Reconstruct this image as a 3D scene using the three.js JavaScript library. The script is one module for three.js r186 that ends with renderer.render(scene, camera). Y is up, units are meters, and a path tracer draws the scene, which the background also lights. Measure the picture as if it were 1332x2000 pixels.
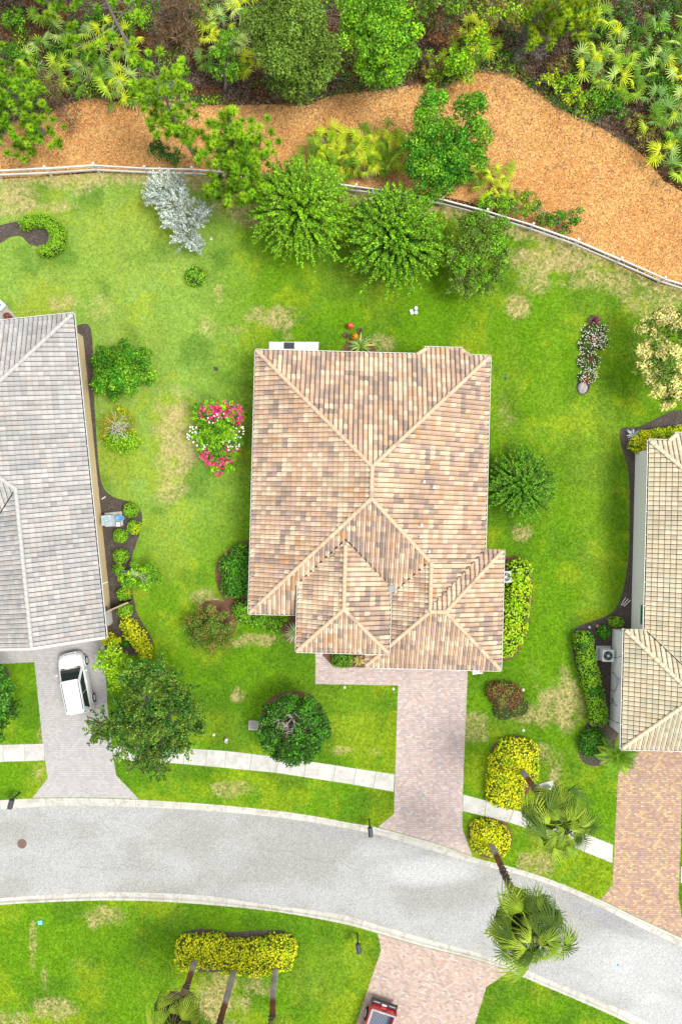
import * as THREE from 'three';

// ---------- camera, sky, sun, exposure ----------
const CAM_H = 46, FOCAL = 1333.3;                 // metres above the lawn; focal length in photo pixels (1332 x 2000)
const scene = new THREE.Scene();
const camera = new THREE.PerspectiveCamera(2 * Math.atan(1000 / FOCAL) * 180 / Math.PI, 681 / 1024, 0.5, 900);
camera.position.set(0, CAM_H, 0);
camera.up.set(0, 0, -1);
camera.lookAt(0, 0, 0);
const SUN = new THREE.Vector3(0.5, 1, 0.16).normalize();
{
  const W = 128, Hh = 64, data = new Float32Array(W * Hh * 4);
  for (let r = 0; r < Hh; r++) for (let c = 0; c < W; c++) {
    const el = ((r + 0.5) / Hh - 0.5) * Math.PI, az = ((c + 0.5) / W - 0.5) * 2 * Math.PI;
    const y = Math.sin(el), d = Math.cos(az) * Math.cos(el) * SUN.x + y * SUN.y + Math.sin(az) * Math.cos(el) * SUN.z;
    const L = y > 0 ? 0.66 + 0.28 * y + 0.5 * Math.pow(Math.max(0, d), 10) : 0.3;
    const o = (r * W + c) * 4;
    data[o] = L * 0.985; data[o + 1] = L; data[o + 2] = L * 1.03; data[o + 3] = 1;
  }
  const t = new THREE.DataTexture(data, W, Hh, THREE.RGBAFormat, THREE.FloatType);
  t.mapping = THREE.EquirectangularReflectionMapping; t.magFilter = THREE.LinearFilter; t.needsUpdate = true;
  scene.background = t; scene.environment = t;
}
const sun = new THREE.DirectionalLight(new THREE.Color(1, 0.965, 0.9), 2.5);
sun.position.copy(SUN).multiplyScalar(120);
sun.castShadow = true; sun.shadow.radius = 42; sun.shadow.mapSize.set(4096, 4096);
Object.assign(sun.shadow.camera, { left: -50, right: 50, top: 60, bottom: -60, near: 1, far: 260 });
scene.add(sun, sun.target);
const renderer = new THREE.WebGLRenderer({ antialias: true });
renderer.setSize(681, 1024);
renderer.toneMapping = THREE.LinearToneMapping;
renderer.toneMappingExposure = 1.52;
renderer.shadowMap.enabled = true;

// ---------- numbers, noise ----------
function rng(seed) { let s = seed >>> 0; return () => { s = (s + 0x6d2b79f5) | 0; let t = Math.imul(s ^ (s >>> 15), 1 | s); t = (t + Math.imul(t ^ (t >>> 7), 61 | t)) ^ t; return ((t ^ (t >>> 14)) >>> 0) / 4294967296; }; }
const R0 = rng(7);
const TAB = new Float32Array(65536); for (let i = 0; i < 65536; i++) TAB[i] = R0();
function vn(x, y, per = 256) {                     // value noise, repeats every PER cells
  const ix = Math.floor(x), iy = Math.floor(y), fx = x - ix, fy = y - iy, a = fx * fx * (3 - 2 * fx), b = fy * fy * (3 - 2 * fy);
  const w = (n) => ((n % per) + per) % per, x0 = w(ix), x1 = w(ix + 1), y0 = w(iy) * 256, y1 = w(iy + 1) * 256;
  const p = TAB[x0 + y0] + (TAB[x1 + y0] - TAB[x0 + y0]) * a, q = TAB[x0 + y1] + (TAB[x1 + y1] - TAB[x0 + y1]) * a;
  return p + (q - p) * b;
}
const fbm = (x, y, o = 4, per = 256) => { let s = 0, a = 0.5, t = 0; for (let i = 0; i < o; i++) { s += a * vn(x + i * 17.3 * (per === 256 ? 1 : 0), y, per); t += a; a *= 0.5; x *= 2; y *= 2; per = Math.min(256, per * 2); } return s / t; };
const clamp = (x, a = 0, b = 1) => Math.min(b, Math.max(a, x)), mix = (a, b, t) => a + (b - a) * t, smooth = (a, b, x) => { const t = clamp((x - a) / (b - a)); return t * t * (3 - 2 * t); };
const mix3 = (a, b, t) => [mix(a[0], b[0], t), mix(a[1], b[1], t), mix(a[2], b[2], t)];
const s8 = (v) => Math.round(255 * clamp(v <= 0.0031308 ? v * 12.92 : 1.055 * Math.pow(v, 1 / 2.4) - 0.055));
function colorTex(w, h, f, mirrored) {             // f(x, y) -> linear albedo
  const d = new Uint8Array(w * h * 4);
  for (let y = 0, o = 0; y < h; y++) for (let x = 0; x < w; x++, o += 4) { const c = f(x, y); d[o] = s8(c[0]); d[o + 1] = s8(c[1]); d[o + 2] = s8(c[2]); d[o + 3] = 255; }
  const t = new THREE.DataTexture(d, w, h, THREE.RGBAFormat); t.colorSpace = THREE.SRGBColorSpace;
  t.wrapS = t.wrapT = mirrored ? THREE.MirroredRepeatWrapping : THREE.RepeatWrapping; t.magFilter = THREE.LinearFilter; t.minFilter = THREE.LinearMipmapLinearFilter; t.generateMipmaps = true; t.needsUpdate = true;
  return t;
}
function grayTex(w, h, f) {
  const d = new Uint8Array(w * h * 4);
  for (let y = 0, o = 0; y < h; y++) for (let x = 0; x < w; x++, o += 4) { const c = Math.round(255 * clamp(f(x, y))); d[o] = d[o + 1] = d[o + 2] = c; d[o + 3] = 255; }
  const t = new THREE.DataTexture(d, w, h, THREE.RGBAFormat); t.wrapS = t.wrapT = THREE.RepeatWrapping; t.magFilter = THREE.LinearFilter; t.needsUpdate = true;
  return t;
}
// a spot of the photograph at height h above the lawn -> the place it stands
const P = (px, py, h = 0) => new THREE.Vector3((px - 666) / FOCAL * (CAM_H - h), h, (py - 1000) / FOCAL * (CAM_H - h));
const M_PX = CAM_H / FOCAL;                         // metres per photo pixel on the lawn

// ---------- names, tags ----------
const taken = {};
function numbered(n) { const k = taken[n] = (taken[n] ?? -1) + 1; return k ? n + '_' + String(k).padStart(3, '0') : n; }
function tag(o, label, category, group, kind) { if (label) o.userData.label = label; if (category) o.userData.category = category; if (group) o.userData.group = group; if (kind) o.userData.kind = kind; return o; }
function thing(name, label, category, pos = [0, 0, 0], turn = 0, group) {
  const o = new THREE.Group(); o.name = numbered(name); scene.add(o);
  if (pos.isVector3) o.position.copy(pos); else o.position.set(...pos);
  o.rotation.y = turn;
  return tag(o, label, category, group);
}
function mesh(name, geo, mat, parent = scene, pos, turn) {
  const o = new THREE.Mesh(geo, mat); o.name = parent === scene ? numbered(name) : name; o.castShadow = o.receiveShadow = true;
  if (pos) o.position.set(...(pos.isVector3 ? pos.toArray() : pos));
  if (turn) o.rotation.y = turn;
  parent.add(o); return o;
}
function structure(o) { o.userData.kind = 'structure'; return o; }
function setting(name) { const o = new THREE.Group(); o.name = numbered(name); scene.add(o); return structure(o); }

// ---------- growing mesh ----------
class Grow { constructor(T, n = 4096) { this.T = T; this.a = new T(n); this.n = 0; } need(k) { if (this.n + k > this.a.length) { const b = new this.T(Math.max(this.a.length * 2, this.n + k)); b.set(this.a); this.a = b; } } get() { return this.a.slice(0, this.n); } }
class MB {
  constructor(ox = 0, oy = 0, oz = 0) { this.p = new Grow(Float32Array); this.c = new Grow(Float32Array); this.i = new Grow(Uint32Array); this.ox = ox; this.oy = oy; this.oz = oz; this.nv = 0; this.col = [1, 1, 1]; }
  v(x, y, z, c = this.col) { this.p.need(3); this.c.need(3); const n = this.p.n; this.p.a[n] = x - this.ox; this.p.a[n + 1] = y - this.oy; this.p.a[n + 2] = z - this.oz; this.p.n += 3; this.c.a[n] = c[0]; this.c.a[n + 1] = c[1]; this.c.a[n + 2] = c[2]; this.c.n += 3; return this.nv++; }
  t(a, b, c) { this.i.need(3); const n = this.i.n; this.i.a[n] = a; this.i.a[n + 1] = b; this.i.a[n + 2] = c; this.i.n += 3; }
  q(a, b, c, d) { this.t(a, b, c); this.t(a, c, d); }
  geo(g, m, c = this.col) {                         // takes in another geometry
    const p = g.attributes.position, base = this.nv, w = new THREE.Vector3();
    for (let k = 0; k < p.count; k++) { w.fromBufferAttribute(p, k); if (m) w.applyMatrix4(m); this.v(w.x + this.ox, w.y + this.oy, w.z + this.oz, c); }
    if (g.index) for (let k = 0; k < g.index.count; k += 3) this.t(base + g.index.getX(k), base + g.index.getX(k + 1), base + g.index.getX(k + 2));
    else for (let k = 0; k < p.count; k += 3) this.t(base + k, base + k + 1, base + k + 2);
    return this;
  }
  box(x, y, z, sx, sy, sz, c, turn = 0) { return this.geo(BOX, new THREE.Matrix4().compose(new THREE.Vector3(x - this.ox, y - this.oy, z - this.oz), new THREE.Quaternion().setFromAxisAngle(UPV, turn), new THREE.Vector3(sx, sy, sz)), c); }
  bar(a, b, wid, hei, c) {                          // a rectangular bar from a to b
    const d = new THREE.Vector3().subVectors(b, a), L = d.length(), z = d.clone().normalize(), x = new THREE.Vector3().crossVectors(UPV, z); if (x.lengthSq() < 1e-6) x.set(1, 0, 0); x.normalize();
    const y = new THREE.Vector3().crossVectors(z, x), m = new THREE.Matrix4().makeBasis(x.multiplyScalar(wid), y.multiplyScalar(hei), z.multiplyScalar(L)).setPosition(a.clone().add(b).multiplyScalar(0.5).sub(new THREE.Vector3(this.ox, this.oy, this.oz)));
    return this.geo(BOX, m, c);
  }
  tube(pts, radii, seg = 6, c = this.col, cap = true) {
    const t = new THREE.Vector3(), n = new THREE.Vector3(), b = new THREE.Vector3(); let last = null;
    for (let k = 0; k < pts.length; k++) {
      t.subVectors(pts[Math.min(k + 1, pts.length - 1)], pts[Math.max(k - 1, 0)]).normalize();
      n.set(0.31, 0.17, 0.93).cross(t); if (n.lengthSq() < 1e-4) n.set(1, 0, 0).cross(t); n.normalize(); b.crossVectors(t, n);
      const ring = [], cc = typeof c === 'function' ? c(k / (pts.length - 1)) : c, r = Array.isArray(radii) ? radii[k] : radii;
      for (let s = 0; s < seg; s++) { const a = s / seg * 2 * Math.PI, ca = Math.cos(a) * r, sa = Math.sin(a) * r; ring.push(this.v(pts[k].x + n.x * ca + b.x * sa, pts[k].y + n.y * ca + b.y * sa, pts[k].z + n.z * ca + b.z * sa, cc)); }
      if (last) for (let s = 0; s < seg; s++) { const s1 = (s + 1) % seg; this.q(last[s], last[s1], ring[s1], ring[s]); }
      else if (cap) for (let s = 1; s + 1 < seg; s++) this.t(ring[0], ring[s + 1], ring[s]);
      last = ring;
    }
    if (cap) for (let s = 1; s + 1 < seg; s++) this.t(last[0], last[s], last[s + 1]);
    return this;
  }
  geometry(smoothed) {
    const g = new THREE.BufferGeometry();
    g.setAttribute('position', new THREE.BufferAttribute(this.p.get(), 3)); g.setAttribute('color', new THREE.BufferAttribute(this.c.get(), 3)); g.setIndex(new THREE.BufferAttribute(this.i.get(), 1));
    if (smoothed) g.computeVertexNormals();
    return g;
  }
  build(name, mat, parent = scene, smoothed = false) { return mesh(name, this.geometry(smoothed), mat, parent); }
}
const UPV = new THREE.Vector3(0, 1, 0), BOX = new THREE.BoxGeometry(1, 1, 1), V3 = (x, y, z) => new THREE.Vector3(x, y, z);

// ---------- curves, polygons ----------
function curve(pts, per = 6) {
  const at = (k) => pts[clamp(k, 0, pts.length - 1)], out = [];
  for (let k = 0; k + 1 < pts.length; k++) for (let s = 0; s < per; s++) {
    const t = s / per, a = at(k - 1), b = at(k), c = at(k + 1), d = at(k + 2);
    out.push([0, 1].map((j) => 0.5 * (2 * b[j] + (c[j] - a[j]) * t + (2 * a[j] - 5 * b[j] + 4 * c[j] - d[j]) * t * t + (3 * b[j] - a[j] - 3 * c[j] + d[j]) * t * t * t)));
  }
  out.push(pts[pts.length - 1]); return out;
}
function loop(pts, per = 6) { const n = pts.length, w = curve([pts[n - 1], ...pts, pts[0], pts[1]], per); return w.slice(per, per + n * per); }
function inside(poly, x, y) { let r = false; for (let i = 0, j = poly.length - 1; i < poly.length; j = i++) { const [a, b] = poly[i], [c, d] = poly[j]; if ((b > y) !== (d > y) && x < (c - a) * (y - b) / (d - b) + a) r = !r; } return r; }
// a sheet on the ground, outlined in photo pixels at height y; uv in metres
function sheet(name, px, y, mat, parent = scene, uv) {
  const s = new THREE.Shape(px.map(([a, b]) => { const p = P(a, b, 0); return new THREE.Vector2(p.x, -p.z); }));
  const g = new THREE.ShapeGeometry(s); g.rotateX(-Math.PI / 2); g.translate(0, y, 0);
  const p = g.attributes.position, t = g.attributes.uv;
  for (let k = 0; k < p.count; k++) { const w = uv ? uv(p.getX(k), p.getZ(k)) : [p.getX(k), p.getZ(k)]; t.setXY(k, w[0], w[1]); }
  return mesh(name, g, mat, parent);
}
// ---------- the ground ----------
const flat = (o) => new THREE.MeshPhysicalMaterial({ roughness: 0.95, specularIntensity: .25, ...o });
// dry patches of the lawn: photo x, y, half-widths, strength
const DRY = [[345, 850, 42, 85, 1], [335, 935, 36, 50, .8], [385, 800, 25, 30, .5], [535, 622, 55, 24, .85], [470, 642, 38, 12, .5], [405, 640, 18, 22, .6], [428, 575, 16, 18, .7], [195, 600, 34, 34, .5], [130, 590, 34, 26, .8], [25, 385, 65, 36, .95],
  [105, 402, 60, 12, .7], [745, 670, 30, 20, .8], [1090, 500, 95, 40, 1], [1010, 595, 30, 24, .9], [1040, 545, 40, 40, .7], [1200, 545, 110, 28, .95], [1285, 590, 70, 30, .75], [1095, 1370, 45, 58, .95], [1060, 1395, 60, 28, .8], [925, 1418, 45, 34, .7], [1065, 1470, 32, 26, .6],
  [490, 1252, 60, 13, .85], [405, 1168, 32, 20, .7], [465, 1360, 16, 18, .75], [670, 1467, 28, 12, .75], [730, 1468, 20, 10, .5], [450, 1540, 42, 18, .75], [1085, 1520, 16, 40, .7], [1045, 1682, 36, 34, .85], [200, 1790, 42, 24, .75], [110, 1968, 48, 26, .8], [25, 1990, 45, 16, .7],
  [425, 1945, 55, 60, 1], [500, 1922, 44, 22, .7], [1022, 1042, 20, 18, .8], [987, 815, 20, 44, .45], [478, 410, 62, 34, .8], [520, 440, 30, 30, .5], [66, 1850, 8, 60, .6], [88, 1905, 8, 36, .6], [1030, 700, 14, 20, .2], [930, 1075, 14, 20, .3], [320, 770, 20, 20, .3], [1040, 1310, 22, 20, .3], [80, 1435, 8, 16, .6], [78, 1510, 14, 22, .5], [230, 980, 24, 10, .3], [165, 1880, 30, 24, .3], [1240, 690, 20, 40, .3], [560, 655, 14, 10, .5]];
const PALE = [[195, 455, 42, 62, .9], [70, 592, 34, 30, .7], [330, 520, 26, 30, .4], [270, 660, 60, 50, .4], [340, 1090, 40, 40, .5], [700, 560, 60, 40, .3], [1130, 600, 60, 50, .3], [1150, 900, 50, 180, .5], [1070, 850, 30, 200, .35], [1165, 1110, 40, 120, .4], [640, 1900, 80, 60, .5], [180, 540, 90, 30, .4], [250, 480, 60, 80, .5], [330, 1050, 50, 60, .4], [1000, 760, 30, 120, .3], [460, 1700, 10, 10, 0], [640, 1380, 90, 60, .35], [700, 1400, 40, 70, .3]];
function lawnColor(px, py) {
  const n1 = fbm(px * 0.012, py * 0.012, 4), n2 = fbm(px * 0.05 + 40, py * 0.05 + 9, 4), n3 = fbm(px * 0.23 + 3, py * 0.23 + 70, 3), gr = vn(px * 0.83, py * 0.83), g2 = vn(px * 0.41 + 90, py * 0.41);
  // west of the house a cooler, paler sward; east and south a lusher one
  const west = smooth(560, 380, px) * smooth(1250, 900, py) * 0.85 + 0.2 * smooth(0.45, 0.62, n1);
  let c = mix3([.066, .178, .008], [.118, .232, .034], clamp(west));
  c = mix3(c, [.148, .236, .008], smooth(.5, .72, n1 + (n2 - .5) * .5) * .5);
  c = mix3(c, [.04, .122, .012], smooth(.5, .28, fbm(px * 0.016 + 70, py * 0.016 + 33, 3)) * .6);
  const mow = vn(px / 26 + vn(py / 160, 3) * .8, 7 + py / 900); c = c.map((v) => v * (.93 + .14 * mow));
  let yel = 0, dry = 0;
  for (const [x, y, a, b, s] of PALE) { const d = ((px - x) / a) ** 2 + ((py - y) / b) ** 2; if (d < 4) yel = Math.max(yel, s * smooth(1.7, .1, d + (n2 - .5) * 1.4)); }
  for (const [x, y, a, b, s] of DRY) { const d = ((px - x) / a) ** 2 + ((py - y) / b) ** 2; if (d < 4) dry = Math.max(dry, s * smooth(1.9, -.1, d + (n2 - .5) * 2.4 + (n3 - .5) * 1.2)); }
  if (py < 480) { const f = py - (px < 520 ? 338 + 0.02 * Math.abs(px - 300) : 350 + (px - 520) * .16); dry = Math.max(dry, .95 * smooth(46, 6, f + (n2 - .5) * 50)); }
  if (px > 980) { const f = py - (430 + (px - 980) * .385); if (f > -30 && f < 90) dry = Math.max(dry, .95 * smooth(52, 8, f + (n2 - .5) * 60)); }
  c = [c[0] * mix(1.66, 1.78, west), c[1] * mix(1.33, 1.4, west), c[2] * mix(.68, 1.65, west)];
  c = mix3(c, [.27, .33, .04], yel * .38);
  const straw = mix3([.37, .28, .125], [.49, .38, .19], n3);
  dry = clamp(dry * (.92 + (gr - .5) * .8 + (n3 - .5) * 1.3 + (g2 - .5) * .5));
  c = mix3(c, straw, smooth(.12, 1.15, dry) * .88);
  const k = .86 + .26 * gr + .3 * (g2 - .5) + .2 * (n3 - .5);
  return [c[0] * k, c[1] * k, c[2] * k];
}
const LX = 27, LZ = 39, LW = 1404, LH = 2028;
const lawnMat = flat({ map: colorTex(LW, LH, (x, y) => lawnColor(666 + ((x + .5) / LW * 2 - 1) * LX / M_PX, 1000 + ((y + .5) / LH * 2 - 1) * LZ / M_PX), true) });
const lawnUV = (x, z) => [(x + LX) / (2 * LX), (z + LZ) / (2 * LZ)];

const tileUV = (m) => (x, z) => [x / m, z / m];
const dirtMat = flat({ map: colorTex(1024, 1024, (x, y) => {
  const n = fbm(x / 64, y / 64, 5, 16), g = fbm(x / 6, y / 6, 3, 170), k = .55 + .9 * g;
  const c = mix3([.035, .019, .010], [.085, .048, .025], smooth(.35, .68, n)); return [c[0] * k, c[1] * k, c[2] * k];
}) });
const G0 = structure(mesh('ground', new THREE.PlaneGeometry(900, 900).rotateX(-Math.PI / 2).translate(0, -0.3, 0), flat({ color: new THREE.Color().setRGB(.07, .1, .03) })));

// kerb lines, in photo pixels from left to right
const NBK = curve([[-520, 1660], [-300, 1605], [-120, 1574], [0, 1563], [66, 1559.5], [160, 1558.5], [274, 1562], [400, 1569.6], [521, 1581], [603, 1592], [684, 1607], [736, 1616], [846, 1646], [927, 1675], [991, 1691], [1073, 1717], [1168, 1756], [1250, 1795], [1330, 1832], [1460, 1890], [1700, 1990]], 4);
const NFR = curve([[-520, 1676], [-300, 1622], [-120, 1593], [0, 1582], [66, 1577], [132, 1574.5], [274, 1577], [440, 1587], [521, 1595], [599, 1605.5], [684, 1620], [749, 1635], [805, 1651], [860, 1667], [927, 1687], [1012, 1709], [1087, 1734], [1154, 1763], [1250, 1812], [1330, 1850], [1460, 1908], [1700, 2008]], 4);
const SFR = curve([[-520, 1850], [-300, 1800], [-120, 1768], [0, 1755], [150, 1746], [240, 1743.5], [400, 1750], [500, 1765], [666, 1787], [733, 1806], [848, 1839], [978, 1876], [1092, 1923], [1211, 1972], [1253, 1992], [1400, 2062], [1560, 2140]], 4);
const SBK = curve([[-520, 1864], [-300, 1814], [-120, 1780], [0, 1767], [150, 1759.5], [240, 1758.5], [325, 1761], [450, 1770.5], [550, 1782], [666, 1803], [739, 1822.5], [822, 1847], [926, 1873], [998, 1898], [1056, 1923], [1159, 1967], [1226, 1998], [1380, 2076], [1545, 2156]], 4);
const between = (a, b) => [...a, ...[...b].reverse()];
const LAWN_TOP = [[-520, 352], [0, 350], [100, 344], [195, 337], [380, 342], [530, 353], [690, 374], [860, 399], [960, 424], [1100, 470], [1280, 552], [1332, 566], [1800, 640]];
const lawnN = structure(sheet('lawn', [...LAWN_TOP, [1800, 2030], ...[...NBK].reverse()], 0, lawnMat, scene, lawnUV));
const lawnS = structure(sheet('lawn', [...SBK, [1545, 2500], [-520, 2500]], 0, lawnMat, scene, lawnUV));
const forest = structure(sheet('forest_floor', [[-900, 420], [-520, 360], ...LAWN_TOP.map(([x, y]) => [x, y + 3]), [2100, 700], [2100, -1600], [-900, -1600]], -0.008, dirtMat, scene, tileUV(9)));

const roadMat = flat({ map: colorTex(2048, 1024, (x, y) => {
  const px = x / 2048 * 1480 - 60, py = 1500 + y / 1024 * 540, n = fbm(px * .011 + 8, py * .016, 4), sp = vn(px * .92, py * .92), s2 = vn(px * .46 + 7, py * .46 + 3), fine = TAB[((x * 7919 + y * 104729) >>> 0) & 65535];
  let c = mix3([.26, .256, .232], [.34, .34, .328], smooth(.3, .68, n));
  c = mix3(c, [.315, .322, .322], .3);
  const e = fbm(px * .03 + 20, py * .05, 3); c = mix3(c, [.27, .26, .23], smooth(.56, .74, e) * .2);
  for (const [x0, x1, y0, sl, wv] of [[1130, 1290, 1783, .42, 9], [980, 1150, 1700, .33, 14], [150, 330, 1690, .05, 12], [520, 700, 1660, .2, 10]]) if (px > x0 && px < x1) { const d = Math.abs(py - y0 - (px - x0) * sl - wv * (fbm(px * .05 + x0, 3, 3) - .5) * 2); if (d < .9) c = mix3(c, [.16, .155, .15], .6 * (1 - d)); }
  for (const [a, b, w, h, s] of [[830, 1700, 110, 30, .55], [1230, 1890, 130, 70, .5], [1300, 1985, 90, 40, .5], [760, 1660, 60, 20, .3]]) { const d = ((px - a) / w) ** 2 + ((py - b) / h) ** 2; c = mix3(c, [.47, .475, .475], s * smooth(1.3, .1, d + (n - .5) * 2)); }
  for (const [a, b, w, h, s] of [[1200, 1800, 70, 22, .6], [1160, 1780, 60, 10, .4], [640, 1620, 60, 12, .4]]) { const d = ((px - a) / w) ** 2 + ((py - b - (px - a) * .42) / h) ** 2; c = mix3(c, [.25, .25, .26], s * smooth(1.3, .1, d + (n - .5) * 2)); }
  const k = .66 + .42 * sp + .22 * s2 + (fine > .93 ? -.25 : fine < .06 ? .22 : 0);
  return [c[0] * k, c[1] * k, c[2] * k];
}, true) });
const road = structure(sheet('road', between(NFR, SFR), -0.07, roadMat, scene, (x, z) => [(x / M_PX + 666 + 60) / 1480, (z / M_PX + 1000 - 1500) / 540]));

const concTex = (a, b, dirt) => colorTex(512, 512, (x, y) => { const n = fbm(x / 64, y / 64, 5, 8), g = vn(x / 3, y / 3, 170), st = smooth(.5, .75, fbm(x / 40 + 3, y / 40 + 5, 3, 12)); const c = mix3(mix3(a, b, n), dirt, st * .5), k = .88 + .24 * g; return [c[0] * k, c[1] * k, c[2] * k]; });
const walkMats = [0, 1, 2].map((k) => flat({ map: concTex([.43 - k * .03, .425 - k * .03, .395 - k * .03], [.49, .485, .455], [.33, .315, .265]) }));
const kerbMats = [0, 1, 2].map((k) => flat({ map: concTex([.42 - k * .03, .41 - k * .03, .365 - k * .03], [.48, .47, .425], [.27, .245, .19]) }));
function kerb(name, fr, bk, flip) {
  const g0 = setting(name), N = fr.length, ptF = fr.map(([x, y]) => P(x, y)), ptB = bk.map(([x, y]) => P(x, y));
  // resample both edges by matching fractions of the list
  const at = (L, t) => { const k = clamp(t * (L.length - 1), 0, L.length - 1.001), i = Math.floor(k); return L[i].clone().lerp(L[i + 1], k - i); };
  const near = (p, L) => { let b = 0, d = 1e9; L.forEach((q, i) => { const e = q.distanceToSquared(p); if (e < d) { d = e; b = i; } }); let best = L[b].clone(); d = 1e9; for (const i of [b - 1, b]) if (i >= 0 && i + 1 < L.length) { const s = L[i + 1].clone().sub(L[i]), u = clamp(p.clone().sub(L[i]).dot(s) / s.lengthSq()), q = L[i].clone().addScaledVector(s, u), e = q.distanceToSquared(p); if (e < d) { d = e; best = q; } } return best; };
  let len = 0; const cum = [0]; for (let i = 1; i < ptB.length; i++) cum.push(len += ptB[i].distanceTo(ptB[i - 1]));
  const atLen = (s) => { let i = 0; while (i + 2 < cum.length && cum[i + 1] < s) i++; return ptB[i].clone().lerp(ptB[i + 1], clamp((s - cum[i]) / (cum[i + 1] - cum[i]))); };
  const prof = [[0, -.066], [.02, -.064], [.55, -.076], [.62, -.05], [.70, -.004], [.76, .018], [1, .022], [1, -.06]];
  const SEC = 3.05;
  for (let s = 0, k = 0; s < len - .1; s += SEC, k++) {
    const e = Math.min(s + SEC - .012, len), p = [], uv = [], idx = [], n = 7;
    for (let i = 0; i < n; i++) { const l = s + (e - s) * i / (n - 1), b = atLen(l), f = near(b, ptF); for (const [t, y] of prof) { const q = f.clone().lerp(b, t); p.push(q.x, y, q.z); uv.push(l / 3 + k * .37, t * .16 + k * .21); } }
    const m = prof.length; for (let i = 0; i + 1 < n; i++) for (let j = 0; j + 1 < m; j++) { const a = i * m + j; idx.push(a, a + 1, a + m, a + 1, a + m + 1, a + m); }
    const g = new THREE.BufferGeometry(); g.setAttribute('position', new THREE.Float32BufferAttribute(p, 3)); g.setAttribute('uv', new THREE.Float32BufferAttribute(uv, 2)); g.setIndex(idx);
    mesh('kerb_section', g, kerbMats[(k * 7 + 1) % 3], g0);
  }
  return g0;
}
kerb('kerb', NFR, NBK); kerb('kerb', SFR, SBK);

// pavers: a bond of small blocks
function paverTex(cols, wts, seed, joint, W = 8, Hh = 8, px = 1024, vary = .12) {       // one repeat holds a W x Hh field of half-block cells
  const r = rng(seed), rows = 40, per = 24, pick = () => { let t = r(), k = 0; while (k < wts.length - 1 && t > wts[k]) t -= wts[k++]; return cols[k]; }, tones = [];
  for (let i = 0; i < rows * per; i++) { const c = pick(), k = 1 + (r() - .5) * 2 * vary; tones.push([c[0] * k, c[1] * k, c[2] * k]); }
  return colorTex(px, px, (x, y) => {
    const row = Math.floor(y / px * rows), fy = y / px * rows - row, sh = (row % 2) * .5, cx = x / px * per + sh, col = Math.floor(cx) % per, fx = cx - Math.floor(cx);
    const c = tones[row * per + col], j = Math.min(fx * 1.6, (1 - fx) * 1.6, fy, 1 - fy), g = .86 + .28 * vn(x / 2.3, y / 2.3, 256), big = .95 + .10 * fbm(x / 128, y / 128, 3, 8);
    const t = smooth(.02, .11, j); const d = mix3(joint, c, t), k = g * big; return [d[0] * k, d[1] * k, d[2] * k];
  });
}
const PAVE = 5.2;
const paver = {
  pink: flat({ map: paverTex([[.45, .35, .315], [.415, .34, .315], [.49, .405, .365], [.36, .325, .325]], [.42, .26, .2, .12], 3, [.27, .225, .21]) }),
  gray: flat({ map: paverTex([[.36, .345, .335], [.385, .37, .36], [.335, .325, .32]], [.5, .3, .2], 5, [.24, .225, .215], 8, 8, 1024, .07) }),
  amber: flat({ map: paverTex([[.38, .25, .185], [.45, .31, .17], [.345, .225, .18], [.47, .345, .20], [.315, .23, .20]], [.3, .2, .22, .12, .16], 8, [.2, .13, .09], 8, 8, 1024, .14) }),
  rose: flat({ map: paverTex([[.42, .325, .27], [.385, .285, .235], [.455, .375, .32], [.31, .26, .245]], [.4, .28, .22, .1], 11, [.27, .2, .17]) }),
};
const nb = (x) => { let i = 0; while (i + 2 < NBK.length && NBK[i + 1][0] < x) i++; const [a, b] = NBK[i], [c, d] = NBK[i + 1]; return b + (d - b) * (x - a) / (c - a); };
const sb = (x) => { let i = 0; while (i + 2 < SBK.length && SBK[i + 1][0] < x) i++; const [a, b] = SBK[i], [c, d] = SBK[i + 1]; return b + (d - b) * (x - a) / (c - a); };
const edgeN = (a, b) => { const o = []; for (let k = 0; k <= 8; k++) { const x = a + (b - a) * k / 8; o.push([x, nb(x) - 1]); } return o; };
const edgeS = (a, b) => { const o = []; for (let k = 0; k <= 8; k++) { const x = a + (b - a) * k / 8; o.push([x, sb(x) + 1]); } return o; };
const DRV_MAIN = [[616, 1240], [616, 1336], [777, 1338.5], [769, 1589], [738, nb(738) - 1], ...edgeN(738, 921), [921, 1668], [903, 1618], [903, 1560], [914, 1290], [914, 1240]];
const DRV_LEFT = [[-60, 1240], [-60, 1300], [0, 1297], [68, 1293], [84, 1448], [94, 1520], ...edgeN(64, 272), [228, 1514], [222, 1480], [211, 1385], [203, 1220], [60, 1220]];
const DRV_RIGHT = [[1210, 1440], [1195, 1729], [1172, nb(1172) - 1], ...edgeN(1172, 1350), [1330, 1790], [1324, 1750], [1329, 1640], [1332, 1440]];
const DRV_SOUTH = [...edgeS(738, 994), [950, 1927], [905, 2070], [905, 2200], [650, 2200], [665, 2090], [744, 1855]];
structure(sheet('driveway', DRV_MAIN, .012, paver.pink, scene, tileUV(PAVE)));
structure(sheet('driveway', DRV_LEFT, .012, paver.gray, scene, tileUV(PAVE)));
structure(sheet('driveway', DRV_RIGHT, .012, paver.amber, scene, tileUV(PAVE)));
structure(sheet('driveway', DRV_SOUTH, .012, paver.rose, scene, (x, z) => { const a = -.3, c = Math.cos(a), s = Math.sin(a); return [(x * c - z * s) / PAVE, (x * s + z * c) / PAVE]; }));
const PATIO = [[-160, 560], [0, 585], [36, 622], [36, 680], [-160, 700]];
structure(sheet('patio', PATIO, .012, paver.gray, scene, tileUV(PAVE)));

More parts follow.
